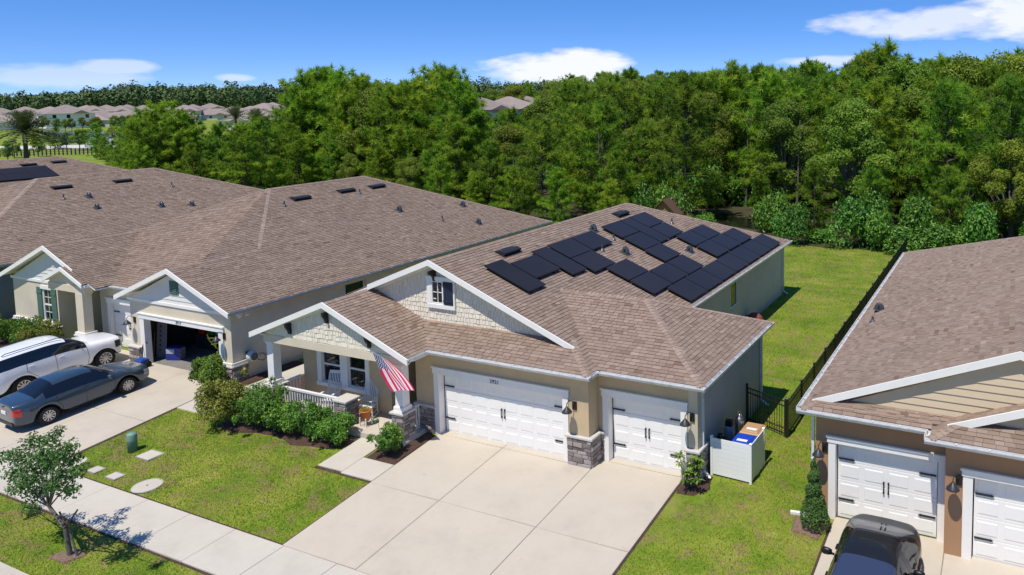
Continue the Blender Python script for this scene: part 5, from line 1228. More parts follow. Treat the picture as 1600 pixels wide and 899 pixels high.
# hose reel on the cream house
t = thing('hose_reel', 'grey and white hose reel mounted on the cream side wall', 'hose reel', (-10.7, .55, .9))
b = B(); b.lathe([(0, -.13), (.2, -.13), (.23, -.08), (.23, .08), (.2, .13), (0, .13)], 22, (0, 0, 0), 'x'); b.xf(Matrix.Translation((-10.58, .72, .98))); b.build('casing', mk('reel_white', [(.55, .56, .56)], rough=.4), t, True)
b = B(); b.lathe([(0, .135), (.13, .135), (.13, .15), (.16, .15), (.16, .135)], 20, (0, 0, 0), 'x'); b.xf(Matrix.Translation((-10.58, .72, .98))); b.build('side_disc', mk('reel_grey', [(.10, .11, .12)], rough=.5), t)
b = B(); b.box(-10.85, .62, .8, -10.7, .82, 1.15); b.build('bracket', MT['car_black'], t)
b = B(); b.path([(-10.7+.1*math.sin(i*.9), 1.25+.17*math.cos(i*.7), .78+.15*math.sin(i*.7)) for i in range(20)], .009, 5); b.build('hose', mk('hose_black', [(.02, .025, .02)], rough=.5), t)
for i, (y, z) in enumerate(((.35, 2.78), (.75, 2.8))): pass
t = thing('security_light', 'twin-head white security light under the cream eave', 'light', (-10.6, .4, 2.8))
b = B(); b.box(-10.85, .3, 2.72, -10.75, .5, 2.86); b.build('mount', MT['white_paint'], t)
for y in (.25, .58):
    b = B(); b.lathe([(0, 0), (.05, 0), (.09, .12), (.08, .13), (0, .11)], 12); b.xf(Matrix.Translation((-10.6, y, 2.83)) @ Matrix.Rotation(rad(140), 4, 'Y')); b.build('lamp_head', MT['white_paint'], t)

# ------------------------------------------------------------------ things in the open garage
def carton(x, y, w, d, h, label, mat, rz=0):
    t = thing('carton', label, 'box', (x, y, .03), None, rz, local=True); b = B(); b.box(-w/2, -d/2, 0, w/2, d/2, h); b.build('box_body', mat, t); return t
MT['blue_box'] = mk('blue_box', [(.02, .035, .26)], rough=.5); MT['grey_print'] = mk('grey_print', [(.42, .43, .45)], rough=.6)
t = carton(-15.95, .98, .62, .42, .56, 'blue and white printed carton on the open garage floor', MT['blue_box'], rad(20))
b = B(); b.box(.312, -.2, .02, .316, .2, .5); b.build('printed_side', MT['grey_print'], t); b = B(); b.box(-.28, -.214, .3, .1, -.211, .5); b.build('printed_patch', MT['grey_print'], t)
for i in range(4):
    b = B(); b.box(.3165, -.15, .1+i*.1, .3175, .12, .13+i*.1); b.build('print_line', MT['blue_box'], t)
t = thing('tool_board', 'tall grey perforated panel leaning inside the open garage', 'panel', (-16.7, .9, .03))
b = B(); b.prism([(-16.95, .75, .03), (-16.55, .95, .03), (-16.62, 1.15, 1.75), (-17.0, .95, 1.75)], (.02, -.03, 0)); tb_ = b.build('board', mk('board_grey', [(.24, .24, .25)], rough=.6), t)
for i in range(6):
    b = B(); f_ = .2+i*.12; b.box(-16.82-.05*f_, .78+.2*f_, 1.72*f_, -16.74-.05*f_, .80+.2*f_, 1.72*f_+.07); b.build('slot', MT['car_black'], tb_)
t = thing('hand_truck', 'blue wheeled pressure washer with a black handle by the open garage jamb', 'washer', (-16.3, -.25, .02))
b = B(); b.bbox(-16.5, -.45, .1, -16.05, -.1, .42, .06, 'z+'); b.build('motor_body', mk('washer_blue', [(.012, .06, .30)], rough=.4), t); b = B(); b.path([(-16.5, -.12, .3), (-16.62, .0, .8), (-16.6, .05, .98), (-16.35, .05, .98)], .02, 8); b.build('handle', MT['car_black'], t)
for s in (-16.55, -16.0):
    b = B(); b.lathe([(0, -.03), (.13, -.03), (.14, 0), (.13, .03), (0, .03)], 16, (s, -.18, .17), 'x'); b.build('wheel', MT['tyre'], t)
t = thing('broom', 'wooden handled broom leaning behind the pressure washer', 'broom', (-16.8, .4, .03)); b = B(); b.tube((-16.75, .5, .1), (-16.95, .75, 1.2), .018, .015, 8); b.build('handle', MT['wood'], t); b = B(); b.box(-16.85, .42, .03, -16.6, .52, .14); b.build('brush', MT['wood_dark'], t)
t = thing('storage_tote', 'red storage tote stacked in the dark of the open garage', 'box', (-16.3, 2.7, .03)); b = B(); b.bbox(-16.6, 2.5, .65, -16.2, 2.9, 1.0, .02, 'z+'); b.build('tote_body', mk('tote_red', [(.5, .03, .012)], rough=.5), t); b = B(); b.bbox(-16.63, 2.47, 1.0, -16.17, 2.93, 1.05, .02, 'z+'); b.build('lid', mk('lid_red', [(.4, .02, .01)], rough=.5), t); b = B(); b.box(-16.7, 2.4, .03, -15.3, 3.0, .65); b.build('shelf', MT['interior'], t)
t = thing('storage_tote', 'green storage tote next to the red one in the open garage', 'box', (-15.8, 2.7, .68)); b = B(); b.bbox(-16.05, 2.55, .66, -15.6, 2.9, .9, .02, 'z+'); b.build('tote_body', mk('tote_green', [(.03, .2, .03)], rough=.5), t); b = B(); b.bbox(-16.08, 2.52, .9, -15.57, 2.93, .94, .02, 'z+'); b.build('lid', mk('lid_green', [(.02, .12, .02)], rough=.5), t)
t = thing('folding_frame', 'lime yellow folding frame hanging at the right of the open garage', 'frame', (-13.2, 1.0, .7)); ylw = mk('lime', [(.5, .55, .03)], rough=.4)
for nm, pts in (('frame_tube', [(-13.75, 1.0, 1.42), (-13.6, 1.0, 1.15), (-13.0, 1.1, .66), (-12.7, 1.1, .7)]), ('frame_tube', [(-13.72, 1.0, 1.25), (-13.3, 1.05, 1.3), (-12.7, 1.1, 1.38)]), ('frame_tube', [(-13.5, 1.0, 1.0), (-13.2, 1.05, 1.08), (-12.75, 1.1, 1.1)]), ('frame_tube', [(-13.3, 1.03, 1.28), (-13.25, 1.03, .85)])):
    b = B(); b.path(pts, .028, 8); b.build(nm, ylw, t)
b = B(); b.box(-13.0, 1.5, .03, -11.4, 3.2, .45); b.build('ground_sheet', mk('tarp_blue', [(.008, .015, .14)], rough=.5), label='dark blue tarpaulin bundle on the garage floor', cat='tarpaulin')

# ------------------------------------------------------------------ behind the houses
t = thing('play_tower', 'brown wooden play tower with a pitched roof behind the solar roof', 'play tower', (-7, 36, 0))
b = B(); b.prism([(-8.7, 35.2, 2.0), (-6.7, 35.2, 2.0), (-7.7, 35.2, 3.0)], (0, 2.0, 0)); b.build('gable', MT['wood'], t)
for s in (-1, 1):
    b = B(); b.prism([(-7.7, 34.9, 3.1), (-7.7+s*1.3, 34.9, 1.85), (-7.7+s*1.3, 34.9, 1.78), (-7.7, 34.9, 3.0)], (0, 2.6, 0)); b.build('roof_slope', MT['wood_dark'], t)
for x in (-8.6, -6.8):
    for y in (35.3, 37.1): b = B(); b.box(x-.06, y-.06, 0, x+.06, y+.06, 2.0); b.build('post', MT['wood'], t)
for i in range(9): b = B(); b.box(-6.6+i*.15, 34.9, .3, -6.47+i*.15, 34.95, 1.95); b.build('plank', MT['wood'], t)
t = thing('lawn_mower_cover', 'rounded red fabric cover standing against the rear side wall', 'cover', (6.0, 15.2, 0))
b = B(); b.lathe([(.42, 0), (.44, .35), (.36, .55), (.2, .68), (.0, .72)], 20, (6.1, 15.4, 0)); b.build('cover_body', mk('cover_red', [(.17, .035, .025), (.28, .07, .05)], scale=3, rough=.7), t, True); b = B(); b.tube((5.85, 14.7, .0), (5.9, 14.75, .75), .03, .025, 8); b.build('handle', MT['car_black'], t)
# ------------------------------------------------------------------ vegetation
def pray(px, py):
    return (r2*((px-CX_PX)/F_PX)-u2*((py-CY_PX)/F_PX)+fw)
def at_d(px, d):
    q = pray(px, 150); h = math.hypot(q.x, q.y); return CAM.x+q.x/h*d, CAM.y+q.y/h*d
def z_at(px, py, d):
    q = pray(px, py); return CAM.z+q.z/math.hypot(q.x, q.y)*d
def at_g(px, py, z=0):
    q = pray(px, py); t = (z-CAM.z)/q.z; p = CAM+q*t; return p
def at_y(px, py, Y):
    q = pray(px, py); t = (Y-CAM.y)/q.y; return CAM+q*t

def unit(a): return a/np.maximum(1e-9, np.linalg.norm(a, axis=1, keepdims=True))
def blade_tris(C, D, ln, wd, g):
    """thin triangles from C along D"""
    n = len(C); P = unit(np.cross(D, g.normal(size=(n, 3)))); w = (wd/2)[:, None]
    V = np.stack([C-P*w, C+P*w, C+D*ln[:, None]], 1).reshape(-1, 3); return V, np.arange(3*n).reshape(-1, 3)
def leaf_quads(C, Nn, size, g, asp=.55):
    n = len(C); A = unit(np.cross(Nn, g.normal(size=(n, 3)))); Bv = np.cross(Nn, A); a = (size/2)[:, None]; b = a*asp
    bend = Nn*(size*.12)[:, None]
    V = np.stack([C-A*a, C+Bv*b+bend, C+A*a, C-Bv*b+bend], 1).reshape(-1, 3); return V, np.arange(4*n).reshape(-1, 4)

def pine_meshes(seed, h, R=.26, base=.25, nb=46, ln=.52, wd=.062, step=.70, sparse=1.0):
    g = np.random.default_rng(seed); r = random.Random(seed); tb = B(); lean = (r.uniform(-.3, .3), r.uniform(-.3, .3))
    ax = lambda z: Vector((lean[0]*(z/h)**2*h*.06, lean[1]*(z/h)**2*h*.06, z))
    k = 7
    for i in range(k): tb.tube(ax(h*.95*i/k), ax(h*.95*(i+1)/k), h*.0135*(1-i/k)+.03, h*.0135*(1-(i+1)/k)+.03, 7, False, r.random())
    C = []; T = []; O = []
    z = h*base
    while z < h-.2:
        t = (z-h*base)/(h*(1-base)); prof = max(.02, 1-t**2.3)**.7*(.62+.38*min(1, t*3.5+.3))
        nl = r.choice((4, 5, 6)); a0 = r.uniform(0, 6.28)
        for j in range(nl):
            if r.random() > .88*sparse+.12: continue
            L = h*R*prof*r.uniform(.55, 1.12)+.25; a = a0+j*6.283/nl+r.uniform(-.4, .4); el = rad(-8+52*t+r.uniform(-10, 14))
            d = Vector((math.cos(a)*math.cos(el), math.sin(a)*math.cos(el), math.sin(el))); p0 = ax(z+r.uniform(-.2, .2)); bend = r.uniform(.02, .10)
            pt = lambda s: p0+d*(L*s)+Vector((0, 0, bend*L*s*s))
            if L > .8: tb.tube(pt(0), pt(.55), .012+.012*L, .012+.006*L, 4, False, .4); tb.tube(pt(.55), pt(.97), .012+.006*L, .008, 3, False, .4)
            n = max(2, int(L/.46)); sd = d.cross(Vector((0, 0, 1))).normalized(); tn = r.uniform(.1, .8)
            for q in range(n):
                s = .3+.7*(q+r.random())/n; side = r.uniform(-1, 1)*L*.26*s; c = pt(s)+sd*side+Vector((0, 0, r.uniform(-.12, .2)))
                C.append(tuple(c)); O.append((d.x, d.y, d.z+.55)); T.append(min(1, max(0, tn+r.uniform(-.3, .3))))
        z += step*r.uniform(.75, 1.25)*(1.0 if t < .7 else .75)
    for q in range(8): C.append(tuple(ax(h-.1-q*.12)+Vector((r.uniform(-.2, .2), r.uniform(-.2, .2), 0)))); O.append((0, 0, 1)); T.append(r.uniform(.5, .9))
    C = np.repeat(np.array(C), nb, 0); O = np.repeat(unit(np.array(O)), nb, 0); T = np.repeat(np.array(T), nb)
    n = len(C); D = unit(g.normal(size=(n, 3))*.8+O*.45); C = C+g.normal(size=(n, 3))*.04
    V, Fc = blade_tris(C, D, ln*g.uniform(.7, 1.15, n), wd*g.uniform(.8, 1.3, n), g)
    tone = np.repeat(np.clip(T+g.uniform(-.1, .1, n), 0, 1), 3)
    return tb.mesh('trunk', True), np_mesh('crown', V, Fc, tone)

def lobes_mesh(seed, lobes, n_leaf, size, asp=.55, shell=.62, name='crown', tone_mu=.45, up=.35):
    """leaves through a set of lobes (x,y,z,r, flatten)"""
    g = np.random.default_rng(seed); Cs = []; Ns = []; Ts = []
    for (x, y, z, rr, fl) in lobes:
        n = max(10, int(n_leaf*rr*rr)); d = unit(g.normal(size=(n, 3))); rad_ = rr*(shell+(1-shell)*g.random(n)**.6)*(1+.16*np.sin(d[:, 0]*5+x*3)*np.cos(d[:, 1]*4+y*2))
        keep = g.random(n) < (.45+.55*np.clip(d[:, 2]+.75, 0, 1)); d = d[keep]; rad_ = rad_[keep]; n = len(d)
        P = d*rad_[:, None]; P[:, 2] *= fl; Cs.append(P+np.array([x, y, z])); Ns.append(unit(d*.8+np.array([0, 0, up])+g.normal(size=(n, 3))*.55))
        Ts.append(np.clip(tone_mu+g.uniform(-.2, .2)+g.normal(size=n)*.16, 0, 1))
    C = np.concatenate(Cs); Nn = np.concatenate(Ns); T = np.concatenate(Ts); n = len(C)
    V, Fc = leaf_quads(C, Nn, size*g.uniform(.65, 1.3, n), g, asp)
    return np_mesh(name, V, Fc, np.repeat(T, 4))
def oak_meshes(seed, h, w=.36, leaf=.19, n_leaf=1000, nl=15, slim=1.0):
    nl = int(nl*1.9); r = random.Random(seed); tb = B(); fork = h*.3; tb.tube((0, 0, 0), (r.uniform(-.2, .2), r.uniform(-.2, .2), fork), h*.022+.04, h*.016+.03, 8, False)
    lobes = []
    for i in range(nl):
        a = r.uniform(0, 6.283); t = (i+.5)/nl; zz = h*(.34+.58*t); rr = h*w*math.sqrt(max(.05, 1-((t-.38)/.68)**2))*r.uniform(.35, .95)*slim
        lr = h*r.uniform(.06, .125); c = (rr*math.cos(a), rr*math.sin(a), zz, lr, r.uniform(.65, .95)); lobes.append(c)
        p = Vector((0, 0, fork*r.uniform(.8, 1.0))); q = Vector(c[:3]); m = p.lerp(q, .5)+Vector((0, 0, -.04*h)); tb.tube(p, m, h*.010+.02, h*.007+.015, 5, False); tb.tube(m, q, h*.007+.015, .015, 4, False)
    lobes.append((0, 0, h*.9, h*.13, .9))
    return tb.mesh('trunk', True), lobes_mesh(seed, lobes, n_leaf, leaf, .6, .5)
def tree_thing(name, label, cat, meshes, mats, loc=(0, 0, 0), group=None):
    t = thing(name, label, cat, loc, group, 0, local=True); link('trunk', meshes[0], MT[mats[0]], t); link('crown', meshes[1], MT[mats[1]], t); return t

PINES = [pine_meshes(100+i, 10.0, R=(.31, .36, .29, .33, .37, .32)[i], base=(.12, .2, .08, .16, .06, .12)[i]) for i in range(6)]
OAKS = [oak_meshes(200+i, 10.0, w=(.34, .38, .30, .36, .33)[i], nl=(15, 17, 14, 18, 16)[i]) for i in range(5)]
used = {}
def plant_tree(kind, i, x, y, h, label, group, z=0, bright=False):
    ms = PINES if kind == 'pine' else OAKS; key = (kind, i, bright)
    nm = 'pine_tree' if kind == 'pine' else 'broadleaf_tree'
    if key not in used:
        tr, cr_ = ms[i]
        if bright: cr_ = cr_.copy(); cr_.materials.clear()
        used[key] = (nm, tr, cr_, MT['bark' if kind == 'pine' else 'bark_grey'], MT[('pine_bright' if bright else 'pine_leaf') if kind == 'pine' else ('oak_leaf' if i != 3 else 'oak_olive')])
    nm, tr, cr_, m1, m2 = used[key]
    t = bpy.data.objects.new(nm, None); col.objects.link(t); t.empty_display_size = .3; t['_loc0'] = True
    s = h/10; wx = s*rng.uniform(.92, 1.12)
    t.matrix_basis = Matrix.Translation((x, y, z)) @ Matrix.Rotation(rng.uniform(0, 6.28), 4, 'Z') @ Matrix.Diagonal((wx, wx, s, 1))
    tag(t, label, 'tree', group); link('trunk', tr, m1, t); link('crown', cr_, m2, t); return t
FD = [(200, 98), (300, 93), (420, 97), (500, 102), (560, 94), (640, 85), (720, 77), (800, 70), (900, 65), (1000, 63), (1080, 64), (1110, 70), (1160, 74), (1195, 66), (1230, 60), (1400, 58.5), (1700, 58)]
def front_d(px): return interp(FD, px)
def interp(P, x):
    if x <= P[0][0]: return P[0][1]
    for (a, b), (c, d) in zip(P, P[1:]):
        if x <= c: return b+(d-b)*(x-a)/(c-a)
    return P[-1][1]
SKY_F = [(195, 198), (225, 176), (255, 166), (300, 182), (340, 200), (385, 196), (425, 172), (455, 150), (500, 108), (545, 116), (575, 132), (610, 136), (650, 128), (675, 114), (715, 124), (745, 176), (790, 196), (830, 200), (870, 178), (910, 166), (950, 172), (985, 180), (1030, 160), (1070, 128), (1110, 120), (1150, 108), (1190, 108), (1215, 128), (1260, 140), (1310, 130), (1380, 112), (1460, 128), (1540, 140), (1620, 128), (1700, 120)]
SKY_B = [(195, 215), (420, 200), (450, 180), (560, 128), (730, 150), (750, 172), (830, 172), (860, 150), (885, 130), (930, 122), (1000, 118), (1060, 116), (1150, 114), (1230, 108), (1290, 100), (1350, 96), (1385, 80), (1410, 96), (1450, 106), (1480, 94), (1520, 92), (1560, 86), (1620, 90), (1700, 90)]
def zone(px):
    for lim, s in ((300, 'beside the open pond view'), (430, 'in front of the two palms'), (540, 'above the cream house ridge'), (640, 'left of the far skyline gap'), (740, 'next to the skyline gap'), (850, 'under the far roofs'), (960, 'behind the solar roof'), (1060, 'left of the play tower'), (1130, 'behind the play tower'), (1200, 'around the dark creek'), (1320, 'at the left end of the lawn'), (1430, 'at the end of the fence')):
        if px < lim: return s
    return 'behind the brown house'
cnt = 0
r_ = random.Random(77)
for layer in range(8):
    px = 200+r_.uniform(0, 12)
    while px < 1690:
        fd = front_d(px); d = fd+layer*5.2+r_.uniform(-1.6, 2.2); x, y = at_d(px, d)
        sky = SKY_F if layer < 4 else SKY_B
        ylim = interp(sky, px)
        hmax = z_at(px, ylim, d)
        if layer == 0: h = min(hmax, r_.uniform(5.5, 10.5))
        elif layer == 1: h = min(hmax, r_.uniform(8.0, 13.0))
        else: h = hmax*r_.uniform(.84, 1.0)
        h = max(3.8, min(h, 18.5))
        pine = r_.random() < (.95 if px < 760 else .82 if px < 1080 else .66 if px < 1250 else .58)
        i = r_.randrange(6 if pine else 5)
        if 1115 < px < 1215 and layer < 3 and not (px > 1195): h = min(h, 6.5) if layer == 0 else h
        if not (1028 < px < 1200 and layer == 0):
            lab = ('%s %s %s %s' % (('young' if h < 9 else 'tall'), 'green pine' if pine else 'broadleaf tree', ('at the wood edge', 'in the second row', 'in the third row', 'in the fourth row')[layer] if layer < 4 else 'deep in the wood', zone(px)))
            plant_tree('pine' if pine else 'oak', i, x, y, h, lab, 'trees of the wood', bright=pine and (layer < 3 and r_.random() < .6)); cnt += 1
        px += (5.6 if layer else 5.0)*r_.uniform(.75, 1.3)/d*F_PX*1.08*(1.25 if not pine else 1)
HERO = ((462, 140, 'pine'), (486, 118, 'pine'), (508, 108, 'pine'), (532, 116, 'pine'), (560, 126, 'pine'), (596, 134, 'oak'), (622, 138, 'pine'), (652, 126, 'pine'), (676, 113, 'pine'), (700, 116, 'pine'), (724, 132, 'pine'), (252, 165, 'pine'), (285, 176, 'pine'), (232, 178, 'pine'), (1090, 126, 'pine'), (1118, 118, 'pine'), (1150, 106, 'pine'), (1184, 107, 'pine'), (1206, 122, 'pine'), (1335, 118, 'pine'), (1386, 76, 'pine'), (1404, 90, 'oak'), (1362, 97, 'oak'), (1500, 88, 'oak'), (1565, 84, 'oak'), (1478, 96, 'pine'), (1535, 100, 'oak'))
for k, (px, yt, kind) in enumerate(HERO):            # the crowns that stand out on the skyline
    d = front_d(px)+(9 if px < 760 else 14 if px < 1250 else 22); x, y = at_d(px, d); h = z_at(px, yt, d)/1.0
    plant_tree(kind, k % 5, x, y, h, 'prominent %s crown breaking the skyline %s' % ('pine' if kind == 'pine' else 'broadleaf', zone(px)), 'skyline trees of the wood', bright=kind == 'pine'); cnt += 1
px = 430.0
while px < 1020:                                     # bushy saplings that close the wood's front
    d = front_d(px)-r_.uniform(.5, 3.0); x, y = at_d(px, d); h = r_.uniform(3.4, 6.2)
    plant_tree('pine' if r_.random() < .72 else 'oak', (4, 2, 0)[r_.randrange(3)], x, y, h, 'low bushy sapling before the wood %s' % zone(px), 'saplings before the wood', bright=True); cnt += 1
    px += 3.4*r_.uniform(.8, 1.4)/d*F_PX
for layer in range(7):                               # the wood's far part, only crowns show
    px = 700+r_.uniform(0, 20)
    while px < 1680:
        d = 130+layer*34+r_.uniform(-9, 9); x, y = at_d(px, d); ylim = interp([(700, 150), (760, 137), (860, 132), (900, 124), (1000, 119), (1100, 118), (1200, 116), (1300, 108), (1400, 104), (1700, 100)], px)+r_.uniform(-6, 14)
        h = max(6, min(z_at(px, ylim, d), 24)); pine = r_.random() < .5
        if not (735 < px < 850 and d < 245):
            plant_tree('pine' if pine else 'oak', r_.randrange(5), x, y, h, 'distant %s crown on the skyline %s' % ('pine' if pine else 'broadleaf', zone(px)), 'far trees of the wood'); cnt += 1
        px += 9.5*r_.uniform(.7, 1.4)/d*F_PX
# bare dead snags among the trees
for px, dd, h, lab in ((590, 6, 9, 'bare grey snag among the pines left of the skyline gap'), (1105, 9, 8, 'bare grey snag above the play tower'), (1165, 4, 10, 'bare straight trunk by the dark creek'), (1245, 8, 9, 'bare grey snag at the left end of the lawn'), (1500, 1, 4, 'pale dead sapling behind the brown roof'), (930, 5, 8, 'bare leaning snag behind the solar roof')):
    x, y = at_d(px, front_d(px)+dd); t = thing('dead_tree', lab, 'tree', (x, y, 0)); b = B(); rr = random.Random(px); b.tube((x, y, 0), (x+.3, y, h), .12, .04, 7); b.build('trunk', MT['bark_grey'], t); b = B()
    for k in range(9):
        z = h*rr.uniform(.35, .95); a = rr.uniform(0, 6.28); L = rr.uniform(.8, 2.0); m = Vector((x+.3*z/h+math.cos(a)*L*.6, y+math.sin(a)*L*.6, z+L*.3)); b.tube((x+.3*z/h, y, z), m, .04, .025, 5, False); b.tube(m, m+Vector((math.cos(a+.4)*L*.5, math.sin(a+.4)*L*.5, L*.35)), .022, .008, 4, False)
    b.build('limbs', MT['bark_grey'], t)
# understorey shrubs along the wood's edge
UND = [lobes_mesh(300+i, [(rng.uniform(-.9, .9), rng.uniform(-.9, .9), rng.uniform(.5, 1.5), rng.uniform(.55, .95), .9) for _ in range(7)], 700, .17, .6, .4, 'foliage', .4) for i in range(3)]
px = 1010
while px < 1660:
    fd = front_d(px)-rng.uniform(.3, 2.2); x, y = at_d(px, fd)
    if px > 1192 or px < 1118:
        t = thing('shrub', 'dense undergrowth shrub at the edge of the wood '+zone(px), 'shrub', (x, y, 0), 'undergrowth shrubs', rng.uniform(0, 6), local=True)
        t.matrix_basis = t.matrix_basis @ Matrix.Diagonal((rng.uniform(.8, 1.4), rng.uniform(.8, 1.4), rng.uniform(.5, 2.2), 1)); link('foliage', UND[rng.randrange(3)], MT['shrub_leaf' if rng.random() < .4 else 'dark_leaf'], t)
    px += rng.uniform(22, 50)

for k in range(30):                                  # undergrowth round the creek, under the trees
    px = 1030+k*6.3+rng.uniform(-5, 5); d = rng.uniform(76, 84) if k % 2 else rng.uniform(84, 92)
    x, y = at_d(px, d); t = thing('shrub', 'leafy undergrowth under the trees %s' % zone(px), 'shrub', (x, y, 0), 'undergrowth round the creek', rng.uniform(0, 6), local=True)
    t.matrix_basis = t.matrix_basis @ Matrix.Diagonal((rng.uniform(1.0, 1.7), rng.uniform(1.0, 1.7), rng.uniform(1.2, 2.6), 1)); link('foliage', UND[rng.randrange(3)], MT['shrub_leaf' if k % 3 else 'yellow_leaf'], t)
# ------------------------------------------------------------------ garden shrubs
def bush(name, label, x, y, r, h, mat, n=7, leaf=.085, dens=950, seed=1, z=None, flowers=None, group=None, asp=.5):
    rr = random.Random(seed); z = gz(y) if z is None else z
    t = thing(name, label, 'shrub', (x, y, z), group, 0, local=True)
    lobes = []
    sb = B()
    for i in range(n):
        a = rr.uniform(0, 6.283); q = r*rr.uniform(.15, .72); zz = h*rr.uniform(.3, .78); lr = r*rr.uniform(.32, .5); lobes.append((q*math.cos(a), q*math.sin(a), zz, lr, 1.0))
        sb.tube((rr.uniform(-.1, .1), rr.uniform(-.1, .1), -.05), (q*math.cos(a), q*math.sin(a), zz), .014, .006, 5, False)
    lobes.append((0, 0, h*.45, r*.55, .9))
    for i in range(int(n*1.4)):                       # stray shoots break the outline
        a = rr.uniform(0, 6.283); q = r*rr.uniform(.5, .98); zz = h*rr.uniform(.45, 1.0); lobes.append((q*math.cos(a), q*math.sin(a), zz, r*rr.uniform(.12, .2), 1.3)); sb.tube((q*.3*math.cos(a), q*.3*math.sin(a), h*.2), (q*math.cos(a), q*math.sin(a), zz+.08), .008, .004, 4, False)
    link('foliage', lobes_mesh(seed, lobes, dens*5.5, leaf, asp, .35, 'foliage', .45), MT[mat], t); link('stems', sb.mesh('stems'), MT['bark'], t)
    if flowers:
        fb = B()
        for i in range(flowers[0]):
            L = rr.choice(lobes); a = rr.uniform(0, 6.283); e = rr.uniform(.0, 1.2); p = Vector((L[0]+L[3]*math.cos(a)*math.cos(e), L[1]+L[3]*math.sin(a)*math.cos(e), L[2]+L[3]*math.sin(e)+.02))
            for k in range(5):
                b = k*1.2566; s = flowers[1]; fb.add([p, p+Vector((s*math.cos(b-.4), s*math.sin(b-.4), .02)), p+Vector((s*1.25*math.cos(b), s*1.25*math.sin(b), .03)), p+Vector((s*math.cos(b+.4), s*math.sin(b+.4), .02))], [(0, 1, 2, 3)], rr.random())
        fb.build('flowers', MT[flowers[2]], t)
    return t
bush('shrub', 'rounded green and yellow shrub at the corner of the open garage', -11.35, -.55, .95, 1.15, 'shrub_leaf', 8, .10, 900, 2)
bush('shrub', 'tall yellow-green shrub with pale tips at the left end of the porch bed', -7.75, -2.35, 1.05, 1.65, 'yellow_leaf', 9, .10, 750, 3)
bush('shrub', 'dark green shrub crowding the left porch railing', -6.4, -2.1, 1.0, 1.5, 'dark_leaf', 9, .09, 950, 4)
for i, (x, y, r, h, lab) in enumerate(((-5.35, -2.1, .82, 1.1, 'low dark shrub in front of the railing, next to the tallest dark one'), (-4.55, -2.05, .75, 1.2, 'low dark shrub in front of the middle of the railing'), (-3.85, -2.0, .7, 1.05, 'low dark shrub in front of the railing end near the free pier'), (-3.1, -2.02, .68, .95, 'low dark shrub at the foot of the free stone pier'))):
    bush('shrub', lab, x, y, r, h, 'dark_leaf', 7, .085, 1100, 10+i, group='low shrubs along the porch railing')
bush('shrub', 'loose dark shrub between the front walk and the driveway', -.82, -1.95, .62, 1.05, 'dark_leaf', 8, .085, 1000, 20)
for i, (x, lab) in enumerate(((-23.2, 'green shrub under the shuttered window, nearest the white SUV'), (-24.6, 'green shrub right under the shuttered window'), (-26.0, 'green shrub at the left edge of the picture'))):
    bush('shrub', lab, x, -.55, .95, 1.15, 'shrub_leaf' if i else 'yellow_leaf', 8, .10, 800, 30+i, group='shrubs in front of the green shutters')
bush('shrub', 'small dark shrub behind the fence beside the brown house', 12.2, 3.2, .4, .7, 'dark_leaf', 5, .08, 900, 40)
# frangipani-like plant with large leaves
t = thing('flowering_plant', 'large-leaved plant with pink flowers at the single garage corner', 'plant', (9.12, -.12, 0)); rr = random.Random(5); lb = B(); sb = B(); fb = B()
for i in range(24):
    a = rr.uniform(0, 6.283); q = rr.uniform(.05, .45); zz = rr.uniform(.3, .95); c = Vector((9.12+q*math.cos(a), -.12+q*math.sin(a), zz)); sb.tube((9.12, -.12, 0), c, .018, .012, 6, False)
    for k in range(9):
        b = k*.7+rr.uniform(-.2, .2); e = rr.uniform(-.2, .6); L = rr.uniform(.15, .24); d = Vector((math.cos(b)*math.cos(e), math.sin(b)*math.cos(e), math.sin(e))); s = d.cross(Vector((0, 0, 1))).normalized()*.035; tip = c+d*L-Vector((0, 0, .04)); m = c+d*L*.55+Vector((0, 0, .015))
        lb.add([c, m+s, tip, m-s], [(0, 1, 2, 3)], rr.random())
    if i % 4 == 0:
        for k in range(6):
            b = k*1.05; p = c+Vector((.05*math.cos(b*2), .05*math.sin(b*2), .06+.01*k)); fb.add([p, p+Vector((.05*math.cos(b-.4), .05*math.sin(b-.4), .02)), p+Vector((.07*math.cos(b), .07*math.sin(b), .02)), p+Vector((.05*math.cos(b+.4), .05*math.sin(b+.4), .02))], [(0, 1, 2, 3)], rr.random())
lb.build('leaves', MT['shrub_leaf'], t); sb.build('stems', MT['bark_grey'], t); fb.build('flowers', MT['petal'], t)
# spiral topiary
t = thing('topiary', 'clipped spiral topiary with a round base by the brown garage', 'topiary', (12.88, -.68, gz(-.68)))
lob = [(12.88, -.68, .30, .40, .85), (12.88, -.68, .55, .34, .8), (12.87, -.68, .74, .26, .8)]
for i in range(24):
    f = i/23; a = i*.8; rr_ = .045*(1-f*.5); lob.append((12.85+rr_*math.cos(a), -.68+rr_*math.sin(a), .80+1.08*f, .045+.19*(1-f)**.9, .9))
link('foliage', lobes_mesh(77, lob, 16000, .05, .55, .8, 'foliage', .45), MT['topiary_leaf'], t); b = B(); b.tube((12.88, -.68, gz(-.68)), (12.86, -.68, 1.7), .03, .015, 8); b.build('stem', MT['bark'], t)
# plants in the clay pot
ft = [o for o in bpy.data.objects if o.name.startswith('flower_pot')][0]
link('plants', lobes_mesh(88, [(-2.72+.1*math.cos(k*1.26), -.92+.1*math.sin(k*1.26), .70, .09, .8) for k in range(5)]+[(-2.72, -.92, .74, .08, .9)], 4500, .05, .6, .3, 'plants', .6), MT['yellow_leaf'], ft)

